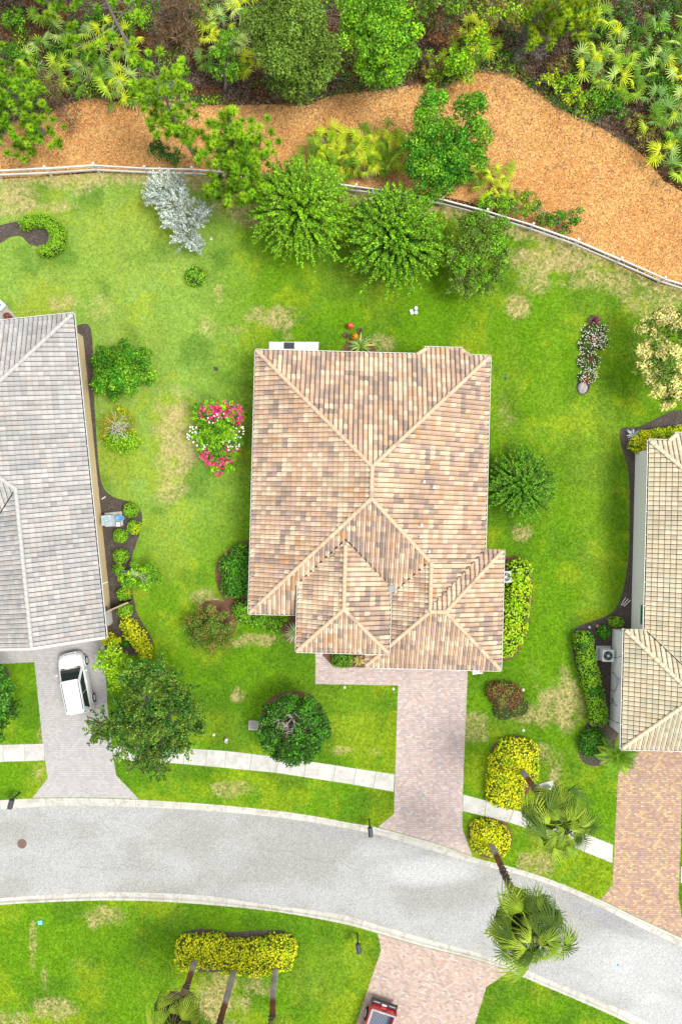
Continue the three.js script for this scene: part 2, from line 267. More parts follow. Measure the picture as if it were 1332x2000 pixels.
// pavements: slab by slab
function walk(top, bot, cuts) {
  const g = setting('sidewalk'), at = (L, x) => { let i = 0; while (i + 2 < L.length && L[i + 1][0] < x) i++; const [a, b] = L[i], [c, d] = L[i + 1]; return b + (d - b) * (x - a) / (c - a); };
  for (let k = 0; k + 1 < cuts.length; k++) {
    const [a, b, c, d] = [cuts[k][0], cuts[k + 1][0], cuts[k + 1][1], cuts[k][1]], pp = [[a, at(top, a)], [b, at(top, b)], [c, at(bot, c)], [d, at(bot, d)]].map(([x, y]) => P(x, y)), e = .008;
    const sh = new THREE.Shape(pp.map((p, i) => { const m = pp[0].clone().add(pp[1]).add(pp[2]).add(pp[3]).multiplyScalar(.25), q = p.clone().sub(m); q.multiplyScalar(1 - e * 2.6 / q.length()); q.add(m); return new THREE.Vector2(q.x, -q.z); }));
    const geo = new THREE.ExtrudeGeometry(sh, { depth: .07, bevelEnabled: true, bevelSize: .008, bevelThickness: .008, bevelSegments: 1 }); geo.rotateX(-Math.PI / 2); geo.translate(0, -.052, 0);
    const uv = geo.attributes.uv; for (let i = 0; i < uv.count; i++) uv.setXY(i, uv.getX(i) / 4 + k * .31, uv.getY(i) / 4 + k * .17);
    mesh('paving_slab', geo, walkMats[(k * 5 + 2) % 3], g);
  }
  return g;
}
walk([[-260, 1470], [0, 1454.6], [88, 1452]], [[-260, 1504], [0, 1488], [90, 1485]], [[-98, -96], [-53, -51], [7, 8], [48, 50], [86, 88.5]]);
walk([[200, 1457], [300, 1459], [393, 1463], [440, 1466], [521, 1475.5], [627, 1490], [700, 1501.5], [771, 1512]], [[200, 1482], [343, 1490.5], [400, 1496], [440, 1499.5], [542, 1509.5], [692, 1532.5], [770, 1546.5]], [[221, 223], [268, 267], [318, 316], [361, 359], [405, 402], [441, 440], [492, 488], [544, 540], [598, 594], [655, 650], [696, 690], [734, 729], [770, 769]]);
walk([[895, 1549], [948, 1563], [1000, 1580], [1100, 1612], [1150, 1631], [1197, 1650]], [[895, 1582], [946, 1594], [1019, 1612.6], [1100, 1645], [1150, 1668], [1196, 1686]], [[904, 903], [949, 946], [1003, 993], [1051, 1038], [1099, 1086], [1148, 1140], [1196, 1195.5]]);
walk([[1328, 1691], [1450, 1738]], [[1327, 1723], [1450, 1772]], [[1329, 1328], [1380, 1376], [1440, 1436]]);

// planting beds
const mulch = (a, b, c) => flat({ map: colorTex(768, 768, (x, y) => { const n = vn(x / 3, y / 7, 256), m = vn(x / 8 + 9, y / 3, 256), g = fbm(x / 48, y / 48, 4, 16), ch = smooth(.62, .9, Math.max(n, m)); const k = .6 + .8 * Math.min(n, m); const d = mix3(mix3(a, b, g), c, ch * .7); return [d[0] * k, d[1] * k, d[2] * k]; }) });
const mulchDark = mulch([.034, .028, .025], [.07, .056, .048], [.22, .18, .15]), mulchBrown = mulch([.10, .05, .028], [.15, .082, .048], [.24, .14, .085]);
const BEDS = [
  [mulchDark, loop([[135, 660], [152, 636], [178, 640], [183, 720], [186, 800], [193, 900], [200, 945], [215, 966], [240, 976], [262, 982], [277, 1000], [277, 1030], [268, 1060], [258, 1090], [256, 1130], [262, 1170], [270, 1200], [288, 1230], [300, 1255], [298, 1275], [280, 1280], [240, 1280], [205, 1275], [190, 1240], [140, 900]], 3)],
  [mulchDark, loop([[-60, 452], [0, 440], [40, 432], [78, 440], [96, 458], [88, 480], [60, 478], [42, 462], [20, 464], [0, 476], [-60, 490]], 4)],
  [mulchDark, [[20, 640], [36, 628], [60, 640], [60, 660], [20, 660]]],
  [mulchDark, loop([[1330, 800], [1250, 832], [1215, 835], [1209, 848], [1212, 870], [1224, 910], [1228, 960], [1228, 1060], [1222, 1120], [1212, 1165], [1195, 1195], [1165, 1210], [1130, 1222], [1117, 1238], [1117, 1265], [1128, 1320], [1145, 1370], [1150, 1400], [1135, 1430], [1128, 1455], [1132, 1480], [1150, 1495], [1190, 1490], [1250, 1440], [1260, 1200], [1260, 900], [1330, 880]], 3)],
  [mulchBrown, loop([[960, 1085], [985, 1085], [1015, 1089], [1034, 1104], [1040, 1150], [1030, 1230], [1010, 1278], [975, 1290], [950, 1240]], 3)],
  [mulchBrown, loop([[510, 1398], [516, 1374], [541, 1356], [575, 1349], [606, 1356], [622, 1374], [622, 1400], [615, 1440], [580, 1455], [530, 1445], [510, 1422]], 4)],
  [mulchBrown, loop([[952, 1500], [955, 1468], [975, 1445], [1010, 1438], [1040, 1448], [1055, 1480], [1040, 1530], [1010, 1575], [970, 1580], [950, 1545]], 4)],
  [mulchBrown, loop([[914, 1630], [918, 1604], [940, 1596], [975, 1600], [994, 1617], [1000, 1645], [980, 1672], [950, 1676], [925, 1662]], 4)],
  [mulchDark, loop([[348, 1838], [362, 1820], [395, 1813], [450, 1820], [510, 1816], [555, 1818], [576, 1834], [582, 1858], [560, 1890], [460, 1898], [370, 1895], [346, 1870]], 4)],
  [mulchDark, loop([[1132, 735], [1150, 738], [1152, 755], [1145, 768], [1135, 772], [1125, 760]], 4)],
  [mulchBrown, loop([[420, 1115], [440, 1078], [500, 1055], [610, 1100], [600, 1255], [560, 1250], [540, 1225], [470, 1215], [452, 1190], [430, 1160]], 3)],
  [mulchBrown, loop([[628, 1262], [720, 1262], [722, 1300], [690, 1303], [650, 1300]], 2)],
  [mulchBrown, loop([[672, 692], [676, 668], [700, 656], [725, 668], [732, 692]], 3)],
  [mulchBrown, loop([[800, 690], [812, 690], [835, 676], [835, 700], [800, 702]], 1)],
  [mulchBrown, loop([[395, 1180], [425, 1172], [450, 1182], [462, 1205], [460, 1232], [440, 1245], [400, 1230]], 3)],
  [mulchDark, [[-20, 1300], [14, 1302], [22, 1320], [0, 1340], [-20, 1345]]],
];
const bedYs = [.006, .006, .006, .006, .006, .006, .006, .006, .006, .006, .006, .018, .006, .006, .007, .006];
BEDS.forEach(([m, poly], k) => structure(sheet('planting_bed', poly, bedYs[k], m, scene, tileUV(2.6))));

// the trail of wood chips beyond the fence
const TRAIL = between(curve([[-520, 250], [0, 236], [60, 228], [150, 200], [200, 192], [260, 203], [330, 196], [400, 206], [530, 204], [600, 206], [650, 186], [750, 176], [820, 163], [860, 172], [905, 152], [940, 138], [1000, 150], [1055, 185], [1110, 222], [1150, 238], [1200, 265], [1250, 300], [1290, 345], [1340, 380], [1800, 640]], 4), curve([[-520, 350], [0, 347], [100, 341], [195, 334], [380, 339], [530, 348], [620, 356], [780, 372], [860, 384], [920, 396], [1000, 424], [1060, 446], [1130, 470], [1210, 505], [1280, 542], [1332, 556], [1800, 640]], 4));
const chipMat = flat({ map: colorTex(1400, 1024, (x, y) => {
  const n = fbm(x / 160, y / 120, 4, 256), a = vn(x / 4 + y / 8, y / 2), b = vn(x / 2, y / 4 - x / 8), c0 = vn(x / 3 - y / 4, y / 3 + x / 6), f = vn(x / 1.7, y / 1.7), m = Math.max(a, b, c0);
  let c = mix3([.45, .205, .055], [.57, .335, .115], smooth(.3, .7, n)); c = mix3(c, [.65, .44, .20], smooth(.72, .95, m) * .65); c = mix3(c, [.26, .115, .04], smooth(.36, .12, Math.min(a, b) + (f - .5) * .3) * .65);
  const e = smooth(.6, .8, fbm(x / 40 + 9, y / 40, 3)); c = mix3(c, [.33, .145, .045], e * .6);
  const k = .8 + .4 * f; return [c[0] * k, c[1] * k, c[2] * k];
}, true) });
structure(sheet('wood_chip_trail', TRAIL, .002, chipMat, scene, (x, z) => [x / 26, z / 19]));

// ---------- the rail fence ----------
const fenceWood = [[.62, .60, .56], [.55, .53, .49], [.68, .66, .62]].map((c, k) => flat({ map: colorTex(256, 256, (x, y) => { const g = fbm(x / 3, y / 40, 4, 6 + k), s = smooth(.6, .85, fbm(x / 20, y / 50, 3, 12)); const d = mix3(c, [.30, .27, .22], s * .6), f = .78 + .44 * g; return [d[0] * f, d[1] * f, d[2] * f]; }) }));
{
  const posts = [[-95, 352], [5, 347], [102, 342.5], [195, 336.5], [292, 342], [382, 344], [465, 350], [545, 356], [620, 366], [695, 377], [775, 388], [860, 402], [945, 424], [1032, 451], [1118, 481], [1200, 516], [1283, 553], [1370, 580]];
  const t = thing('rail_fence', 'long weathered pale wooden rail fence between the lawn and the orange wood chip trail', 'fence'); const g = posts.map(([x, y]) => P(x, y));
  const r = rng(21);
  g.forEach((p, k) => { const d = g[Math.min(k + 1, g.length - 1)].clone().sub(g[Math.max(0, k - 1)]), ge = new THREE.BoxGeometry(.14, 1.22, .14); ge.rotateY(Math.atan2(d.x, d.z)); mesh('post', ge, fenceWood[k % 3], t, p.clone().setY(.6)); });
  for (let k = 0; k + 1 < g.length; k++) for (const [h, wd] of [[1.08, .10], [.55, .10]]) {
    const a = g[k].clone().setY(h + (r() - .5) * .06), b = g[k + 1].clone().setY(h + (r() - .5) * .06), n = b.clone().sub(a).normalize(), o = V3(-n.z, 0, n.x).multiplyScalar(.10); a.add(o); b.add(o);
    const L = a.distanceTo(b) - .02, ge = new THREE.BoxGeometry(wd * .8, .14, L), m = mesh('rail', ge, fenceWood[(k * 2 + (h > 1 ? 1 : 0)) % 3], t, a.clone().add(b).multiplyScalar(.5)); m.quaternion.setFromUnitVectors(V3(0, 0, 1), b.clone().sub(a).normalize());
  }
}
// ---------- houses ----------
const roofGrain = colorTex(256, 256, (x, y) => { const n = fbm(x / 16, y / 16, 4, 16), s = fbm(x / 5, y / 40, 3, 6), k = .78 + .3 * n + .22 * (s - .5); return [clamp(k), clamp(k * .985), clamp(k * .97)]; });
const TW = .30, TL = .318, SLOPE = .4142, CO = Math.cos(Math.atan(SLOPE)), SI = Math.sin(Math.atan(SLOPE));
// one S tile in its own axes: x across, y out of the roof, z up the slope
function tileShape(roll, seedK, wid = .286, gap = 0) {
  const r = rng(seedK), xs = [0, .05, .16, .31, .46, .61, .72, .78, .88, 1], L = TL / CO + .03 - gap, p = [], uv = [], idx = [], du = r(), dv = r(), tilt = (r() - .5) * .012;
  const prof = (f) => f < .78 ? roll * Math.pow(Math.sin(Math.PI * Math.min(1, f / .78)), .72) : -.012 + .006 * smooth(.9, 1, f);
  const put = (x, y, z, b) => { p.push(x, y, z); uv.push(x * 2.2 + du, z * 1.6 + dv + (b || 0)); return p.length / 3 - 1; };
  const up = xs.map((f) => put(f * wid, prof(f) + .044 + tilt * (f - .5), -.03)), hi = xs.map((f) => put(f * wid, prof(f) * .94 + .004, L - .03)), lip = xs.map((f) => put(f * wid, prof(f) + .004, -.022, .05));
  for (let k = 0; k + 1 < xs.length; k++) { idx.push(up[k], up[k + 1], hi[k + 1], up[k], hi[k + 1], hi[k], lip[k], lip[k + 1], up[k + 1], lip[k], up[k + 1], up[k]); }
  const g = new THREE.BufferGeometry(); g.setAttribute('position', new THREE.Float32BufferAttribute(p, 3)); g.setAttribute('uv', new THREE.Float32BufferAttribute(uv, 2)); g.setIndex(idx);
  return g;
}
function capShape(rad, len, seedK) {
  const r = rng(seedK), n = 8, p = [], uv = [], idx = [], du = r(), put = (x, y, z) => { p.push(x, y, z); uv.push(x * 2 + du, z * 2); return p.length / 3 - 1; };
  const ring = (R, z, y0) => Array.from({ length: n + 1 }, (_, k) => { const a = Math.PI * (k / n * 1.1 - .05); return put(Math.cos(a) * R, y0 + Math.sin(a) * R * .8, z); });
  const a = ring(rad, 0, .03), b = ring(rad * .84, len, .0), c = ring(rad * .86, 0, .012);
  for (let k = 0; k < n; k++) idx.push(a[k], a[k + 1], b[k + 1], a[k], b[k + 1], b[k], c[k], c[k + 1], a[k + 1], c[k], a[k + 1], a[k]);
  const g = new THREE.BufferGeometry(); g.setAttribute('position', new THREE.Float32BufferAttribute(p, 3)); g.setAttribute('uv', new THREE.Float32BufferAttribute(uv, 2)); g.setIndex(idx); return g;
}
function clipPoly(tri, e) {                          // keeps the part of a polygon on the left of edge e = [a, b]; points [u, v, ...]
  const [[ax, ay], [bx, by]] = e, out = [], side = (q) => (bx - ax) * (q[1] - ay) - (by - ay) * (q[0] - ax);
  for (let i = 0; i < tri.length; i++) {
    const a = tri[i], b = tri[(i + 1) % tri.length], sa = side(a), sb = side(b);
    if (sa >= 0) out.push(a);
    if ((sa >= 0) !== (sb >= 0)) { const t = sa / (sa - sb); out.push(a.map((v, k) => v + (b[k] - v) * t)); }
  }
  return out;
}
const stucco = (c) => flat({ map: colorTex(256, 256, (x, y) => { const n = fbm(x / 16, y / 16, 4, 16), k = .9 + .2 * n; return [c[0] * k, c[1] * k, c[2] * k]; }), bumpMap: grayTex(256, 256, (x, y) => fbm(x / 4, y / 4, 3, 64)), bumpScale: .006 });
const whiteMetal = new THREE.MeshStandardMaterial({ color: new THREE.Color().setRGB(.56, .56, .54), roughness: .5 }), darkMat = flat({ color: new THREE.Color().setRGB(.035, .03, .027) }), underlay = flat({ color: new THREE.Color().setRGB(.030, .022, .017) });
const DIR = { N: [0, -1], S: [0, 1], E: [1, 0], W: [-1, 0] };
const CAMP = (w) => w.x * w.x + w.z * w.z;

/* a house: local plan u, v (metres, turned by ANGLE about the origin).
   slopes: { d: the way down, e: where its eave lies along d, h: eave height, poly: plan outline (convex) };
   ridges: [u1, v1, u2, v2, slope index]; gutters: [u1, v1, u2, v2, height]; walls: plan outline */
function house(o) {
  const ca = Math.cos(o.angle), sa = Math.sin(o.angle), [cu, cv] = o.center, r = rng(o.seed);
  const t = thing('house', o.label, 'house', [cu * ca - cv * sa, 0, cu * sa + cv * ca], -o.angle);
  const ws = new THREE.Shape(o.walls.map(([u, v]) => new THREE.Vector2(u - cu, -(v - cv)))), wg = new THREE.ExtrudeGeometry(ws, { depth: o.wallH, bevelEnabled: false }); wg.rotateX(-Math.PI / 2); wg.translate(0, -.02, 0);
  mesh('wall', wg, o.wallMat, t);
  const at2 = (u, y, v) => V3(u - cu, y, v - cv), hOf = (s, u, v) => s.h + SLOPE * (s.e - (s.D[0] * u + s.D[1] * v));
  for (const s of o.slopes) {
    s.D = DIR[s.d]; s.A = [-s.D[1], s.D[0]];
    let a2 = 0; s.poly.forEach(([u, v], i) => { const [p, q] = s.poly[(i + 1) % s.poly.length]; a2 += u * q - p * v; }); if (a2 < 0) s.poly.reverse();
  }
  // the deck under the tiles
  const deck = new MB();
  for (const s of o.slopes) { const id = s.poly.map(([u, v]) => deck.v(u - cu, hOf(s, u, v) - .02, v - cv, [1, 1, 1])), lo = s.poly.map(([u, v]) => deck.v(u - cu, hOf(s, u, v) - .14, v - cv, [1, 1, 1])); for (let k = 1; k + 1 < id.length; k++) deck.t(id[0], id[k], id[k + 1]); id.forEach((a, k) => { const k1 = (k + 1) % id.length; deck.q(a, id[k1], lo[k1], lo[k]); }); }
  const roof = deck.build('roof', underlay, t);
  const mats = o.palette.map((c) => [.88, 1, 1.1].map((k) => new THREE.MeshPhysicalMaterial({ color: new THREE.Color().setRGB(...c.map((v) => v * k)), map: roofGrain, roughness: .85, specularIntensity: .4 })));
  const shapes = [1, 2, 3, 4].map((k) => tileShape(o.roll, k * 13 + o.seed, o.tileW || .286, o.gap || 0)), whole = [], rest = { p: new Grow(Float32Array, 1 << 18), c: new Grow(Float32Array, 1 << 18), u: new Grow(Float32Array, 1 << 18) };
  const put3 = (q, c) => { rest.p.need(3); rest.c.need(3); rest.u.need(2); rest.p.a.set([q[0] - cu, q[2], q[1] - cv], rest.p.n); rest.c.a.set(c, rest.c.n); rest.u.a.set([q[3], q[4]], rest.u.n); rest.p.n += 3; rest.c.n += 3; rest.u.n += 2; };
  const pick = (z = .5) => { if (o.weights.length > 6) { if (z > .62 && r() < .4) return [3, 4, 3, 2, 5][Math.floor(r() * 5)]; if (z < .38 && r() < .45) return Math.floor(r() * 2); } let x = r(), k = 0; while (k < o.weights.length - 1 && x > o.weights[k]) x -= o.weights[k++]; return k; };
  o.slopes.forEach((s, si) => {
    const at = (x, y, z, w0, s0) => { const q = s0 + z * CO, b = s.e - q + y * SI, w = w0 + x; return [s.D[0] * b + s.A[0] * w, s.D[1] * b + s.A[1] * w, s.h + (s0 / CO + z) * SI + y * CO]; };
    const W = s.poly.map(([u, v]) => u * s.A[0] + v * s.A[1]), Q = s.poly.map(([u, v]) => s.e - (u * s.D[0] + v * s.D[1]));
    const w0 = Math.floor(Math.min(...W) / TW), w1 = Math.ceil(Math.max(...W) / TW), q1 = Math.ceil(Math.max(...Q) / TL), q0 = Math.floor(Math.min(...Q) / TL + .01); let lastRow = {}, rowRun = 0;
    for (let j = q0; j < q1; j++) {
      const row = {}; let run = -1;
      for (let i = w0; i < w1; i++) {
        // neighbours often share a tone
        const t0 = r(), tone = t0 < .22 && run >= 0 ? run : t0 < .36 && lastRow[i] !== undefined ? lastRow[i] : pick(vn(i * .16 + 31 * si, j * .16 + 17)); row[i] = tone; run = tone;
        const g = shapes[Math.floor(r() * 4)], jy = (r() - .5) * .01, jit = (.9 + .2 * r()) * (.88 + .24 * fbm(i * .22 + 9 * si, j * .12 + 5, 3)) * (.92 + .16 * vn(i * .8 + 11 * si, j * .06 + si));
        const mid = at(TW / 2, .03, TL / 2, i * TW, j * TL), corners = [[.01, -.02], [TW - .01, -.02], [TW - .01, TL], [.01, TL]].map(([x, z]) => at(x, 0, z / CO, i * TW, j * TL));
        const hid = (q) => o.slopes.some((b, bi) => bi !== si && inside(b.poly, q[0], q[1]) && hOf(b, q[0], q[1]) > q[2] + .10);
        if (hid(mid) && corners.every(hid)) continue;
        const loose = s.poly.map((a, k) => [a, s.poly[(k + 1) % s.poly.length]]);
        const inn = corners.map((q) => loose.every(([[ax, ay], [bx, by]]) => ((bx - ax) * (q[1] - ay) - (by - ay) * (q[0] - ax)) / Math.hypot(bx - ax, by - ay) > -.07));
        if (inn.every(Boolean)) { whole.push({ s, i, j, g, tone, jy, jit, mid }); continue; }
        const pos = g.attributes.position, uv = g.attributes.uv, col = o.palette[tone].map((c) => c * jit), ix = g.index;
        for (let k = 0; k < ix.count; k += 3) {
          let tri = [0, 1, 2].map((m) => { const n = ix.getX(k + m); return [...at(pos.getX(n), pos.getY(n) + jy, pos.getZ(n), i * TW, j * TL), uv.getX(n), uv.getY(n)]; });
          for (const e of loose) if (tri.length) { const [[ax, ay], [bx, by]] = e, L = Math.hypot(bx - ax, by - ay), nx = (by - ay) / L * .07, ny = -(bx - ax) / L * .07; tri = clipPoly(tri, [[ax + nx, ay + ny], [bx + nx, by + ny]]); }
          for (let m = 1; m + 1 < tri.length; m++) { put3(tri[0], col); put3(tri[m], col); put3(tri[m + 1], col); }
        }
      }
      lastRow = row;
    }
    s.at = at;
  });
  // the 300 tiles that show largest are single pieces, the others one part
  for (const k of whole) { const x = k.mid[0] * ca - k.mid[1] * sa, z = k.mid[0] * sa + k.mid[1] * ca; k.far = CAMP({ x, z }) / (CAM_H - k.mid[2]) ** 2 + (Math.abs(x) > 22.6 || Math.abs(z) > 34 ? 99 : 0); }
  whole.sort((a, b) => a.far - b.far);
  whole.forEach((k, n) => {
    const { s, g } = k;
    if (n < 300) {
      const m = mesh('roof_tile', g, mats[k.tone][k.jit < .93 ? 0 : k.jit < 1.05 ? 1 : 2], roof), q = s.at(0, k.jy, 0, k.i * TW, k.j * TL);
      const X = V3(s.A[0], 0, s.A[1]), Y = V3(s.D[0] * SI, CO, s.D[1] * SI), Z = V3(-s.D[0] * CO, SI, -s.D[1] * CO);
      m.quaternion.setFromRotationMatrix(new THREE.Matrix4().makeBasis(X, Y, Z)); m.position.set(q[0] - cu, q[2], q[1] - cv); return;
    }
    const pos = g.attributes.position, uv = g.attributes.uv, col = o.palette[k.tone].map((c) => c * k.jit);
    for (let a = 0; a < g.index.count; a++) { const v = g.index.getX(a); put3([...s.at(pos.getX(v), pos.getY(v) + k.jy, pos.getZ(v), k.i * TW, k.j * TL), uv.getX(v), uv.getY(v)], col); }
  });
  const rg = new THREE.BufferGeometry(); rg.setAttribute('position', new THREE.BufferAttribute(rest.p.get(), 3)); rg.setAttribute('color', new THREE.BufferAttribute(rest.c.get(), 3)); rg.setAttribute('uv', new THREE.BufferAttribute(rest.u.get(), 2));
  mesh('roof_tile', rg, new THREE.MeshPhysicalMaterial({ vertexColors: true, map: roofGrain, roughness: .85, specularIntensity: .4 }), roof).userData.kind = 'stuff';
  // ridge and hip caps on a line of mortar
  const caps = [1, 2, 3].map((k) => capShape(.135, .44, k + o.seed)), cm = o.capPalette.map((c) => new THREE.MeshStandardMaterial({ color: new THREE.Color().setRGB(...c), map: roofGrain, roughness: .85 })), mortar = new MB();
  for (const [u1, v1, u2, v2, k, lift = .03] of o.ridges) {
    const s = o.slopes[k], h1 = hOf(s, u1, v1), h2 = hOf(s, u2, v2), low = h1 <= h2 ? V3(u1 - cu, h1 + lift, v1 - cv) : V3(u2 - cu, h2 + lift, v2 - cv), high = h1 <= h2 ? V3(u2 - cu, h2 + lift, v2 - cv) : V3(u1 - cu, h1 + lift, v1 - cv);
    const d = high.clone().sub(low), L = d.length(), z = d.clone().normalize(), x = V3(0, 1, 0).cross(z).normalize(), y = z.clone().cross(x), n = Math.max(1, Math.round(L / .385)), st = L / n;
    mortar.bar(low.clone().addScaledVector(y, -.02), high.clone().addScaledVector(y, -.02), .2, .11, o.mortar);
    for (let i = 0; i < n; i++) { const m = mesh('ridge_tile', caps[Math.floor(r() * 3)], cm[r() < .74 ? 0 : Math.floor(r() * cm.length)], roof); m.quaternion.setFromRotationMatrix(new THREE.Matrix4().makeBasis(x, y, z)); m.position.copy(low).addScaledVector(z, i * st - .03).addScaledVector(y, .012 + (r() - .5) * .008).addScaledVector(x, (r() - .5) * .014); m.scale.z = st / .385; }
  }
  mortar.build('mortar', flat({ vertexColors: true }), roof);
  // added dark bars: the shade line of each valley put in as colour
  if (o.valleys) { const vm = new MB(); for (const [u1, v1, u2, v2, k] of o.valleys) { const s = o.slopes[k]; vm.bar(at2(u1, hOf(s, u1, v1) + .075, v1), at2(u2, hOf(s, u2, v2) + .075, v2), .055, .05); } vm.build('valley_shade_bar', darkMat, roof); }
  // white eaves gutters: lip and straps, trough floor coloured dark for the shade inside
  for (const [u1, v1, u2, v2, h] of o.gutters) {
    const a = V3(u1 - cu, h - .06, v1 - cv), b = V3(u2 - cu, h - .06, v2 - cv), d = b.clone().sub(a), L = d.length(), z = d.clone().normalize(), out = V3(z.z, 0, -z.x); if (out.dot(V3((u1 + u2) / 2 - cu, 0, (v1 + v2) / 2 - cv)) < 0 && !o.flip) out.negate();
    const g = new MB(), dk = new MB(), e = z.clone().multiplyScalar(.07), A = a.clone().sub(e), B = b.clone().add(e);
    g.bar(A.clone().addScaledVector(out, .12), B.clone().addScaledVector(out, .12), .035, .13);
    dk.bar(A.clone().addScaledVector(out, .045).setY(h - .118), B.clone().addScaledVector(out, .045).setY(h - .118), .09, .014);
    g.bar(A.clone().addScaledVector(out, -.012), B.clone().addScaledVector(out, -.012), .018, .12);
    const n = Math.round(L / .75); for (let k = 0; k <= n; k++) { const p = a.clone().addScaledVector(z, L * k / n); g.bar(p.clone().addScaledVector(out, -.02).setY(h + .008), p.clone().addScaledVector(out, .12).setY(h + .008), .03, .006); }
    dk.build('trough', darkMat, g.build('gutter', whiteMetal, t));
  }
  t.userData.loc = undefined;
  return { t, roof, at: (u, y, v) => V3(u - cu, y, v - cv), hOf, slopes: o.slopes };
}
const EH = 3, deg = Math.PI / 180;
const mainHouse = house({
  angle: 1.5 * deg, center: [1.75, 0], seed: 5, roll: .084, tileW: .268, gap: .048, label: 'house in the middle with a hipped roof of mixed peach, cream and brown tiles',
  wallMat: stucco([.46, .37, .26]), wallH: 2.98, walls: [[-5.0, -9.45], [8.5, -9.45], [8.5, 2.7], [9.7, 2.7], [9.7, 9.1], [2.5, 9.1], [2.5, 7.9], [-1.9, 7.9], [-1.9, 5.9], [-5.0, 5.9]],
  palette: [[.54, .445, .32], [.495, .35, .24], [.43, .305, .22], [.33, .255, .21], [.46, .335, .265], [.28, .22, .185], [.47, .285, .165]], weights: [.25, .26, .16, .13, .13, .03, .04],
  capPalette: [[.51, .385, .26], [.47, .32, .21], [.37, .28, .21], [.54, .44, .30]], mortar: [.40, .30, .20],
  slopes: [
    { d: 'N', e: 10, h: EH, poly: [[-5.56, -10], [9.06, -10], [1.75, -2.69]] },
    { d: 'W', e: 5.56, h: EH, poly: [[-5.56, -10], [1.75, -2.69], [1.75, -.84], [-5.56, 6.47]] },
    { d: 'S', e: 6.47, h: EH, poly: [[-5.56, 6.47], [1.75, -.84], [5.55, 2.96], [5.55, 3.1], [2.0, 6.47]] },
    { d: 'E', e: 9.06, h: EH, poly: [[9.06, -10], [9.06, 2.15], [8.25, 2.96], [5.55, 2.96], [1.75, -.84], [1.75, -2.69]] },
    { d: 'E', e: 9.06, h: EH, poly: [[8.4, 2.96], [5.55, 5.8], [5.55, 2.96]] },
    { d: 'W', e: -1.8, h: EH, poly: [[5.55, 2.72], [5.55, 5.9], [1.8, 9.65], [1.8, 6.47]] },
    { d: 'S', e: 9.65, h: EH, poly: [[1.8, 9.65], [5.55, 5.9], [6.49, 5.9], [10.24, 9.65]] },
    { d: 'E', e: 10.24, h: EH, poly: [[10.24, 9.65], [6.49, 5.9], [10.24, 2.15]] },
    { d: 'N', e: -2.15, h: EH, poly: [[10.24, 2.15], [6.49, 5.9], [5.31, 5.9], [9.06, 2.15]] },
    { d: 'W', e: 2.47, h: 3.85, poly: [[-2.47, 8.62], [.32, 5.83], [.32, 1.8], [-2.47, 4.4]] },
    { d: 'E', e: 3.12, h: 3.85, poly: [[3.12, 8.62], [3.12, 4.5], [.32, 1.8], [.32, 5.83]] },
    { d: 'S', e: 8.62, h: 3.85, poly: [[-2.47, 8.62], [3.12, 8.62], [.32, 5.83]] },
    { d: 'N', e: 10, h: EH, poly: [[4.42, -10], [5.05, -10.5], [7.34, -10.5], [7.99, -10]] },
  ],
  ridges: [[-5.5, -9.94, 1.75, -2.69, 0], [9.0, -9.94, 1.75, -2.69, 0], [1.75, -2.69, 1.75, -.84, 1], [-5.5, 6.41, 1.75, -.84, 1], [1.75, -.84, 5.5, 2.91, 2], [5.55, 2.9, 5.55, 5.85, 5, .05], [1.86, 9.59, 5.55, 5.9, 6], [10.18, 9.59, 6.49, 5.9, 6], [10.18, 2.21, 6.49, 5.9, 7], [5.55, 5.9, 6.49, 5.9, 6, .05],
    [.32, 2.0, .32, 5.83, 9], [-2.41, 8.56, .32, 5.83, 9], [3.06, 8.56, .32, 5.83, 10], [4.5, -10.03, 5.06, -10.42, 12], [7.9, -10.03, 7.36, -10.42, 12]],
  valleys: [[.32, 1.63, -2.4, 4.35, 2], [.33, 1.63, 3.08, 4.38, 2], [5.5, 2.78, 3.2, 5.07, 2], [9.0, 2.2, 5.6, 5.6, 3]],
  gutters: [[-5.56, -10, 4.42, -10, EH], [5.05, -10.5, 7.34, -10.5, EH - .2], [7.99, -10, 9.06, -10, EH], [-5.56, -10, -5.56, 6.47, EH], [-5.56, 6.47, -2.3, 6.47, EH], [9.06, -10, 9.06, 2.1, EH], [9.1, 2.15, 10.24, 2.15, EH], [10.24, 2.15, 10.24, 9.65, EH], [1.8, 9.65, 10.24, 9.65, EH], [1.8, 8.7, 1.8, 9.65, EH], [-2.47, 8.62, 3.12, 8.62, 3.85], [-2.47, 4.5, -2.47, 8.62, 3.85], [3.12, 4.6, 3.12, 8.62, 3.85]],
});
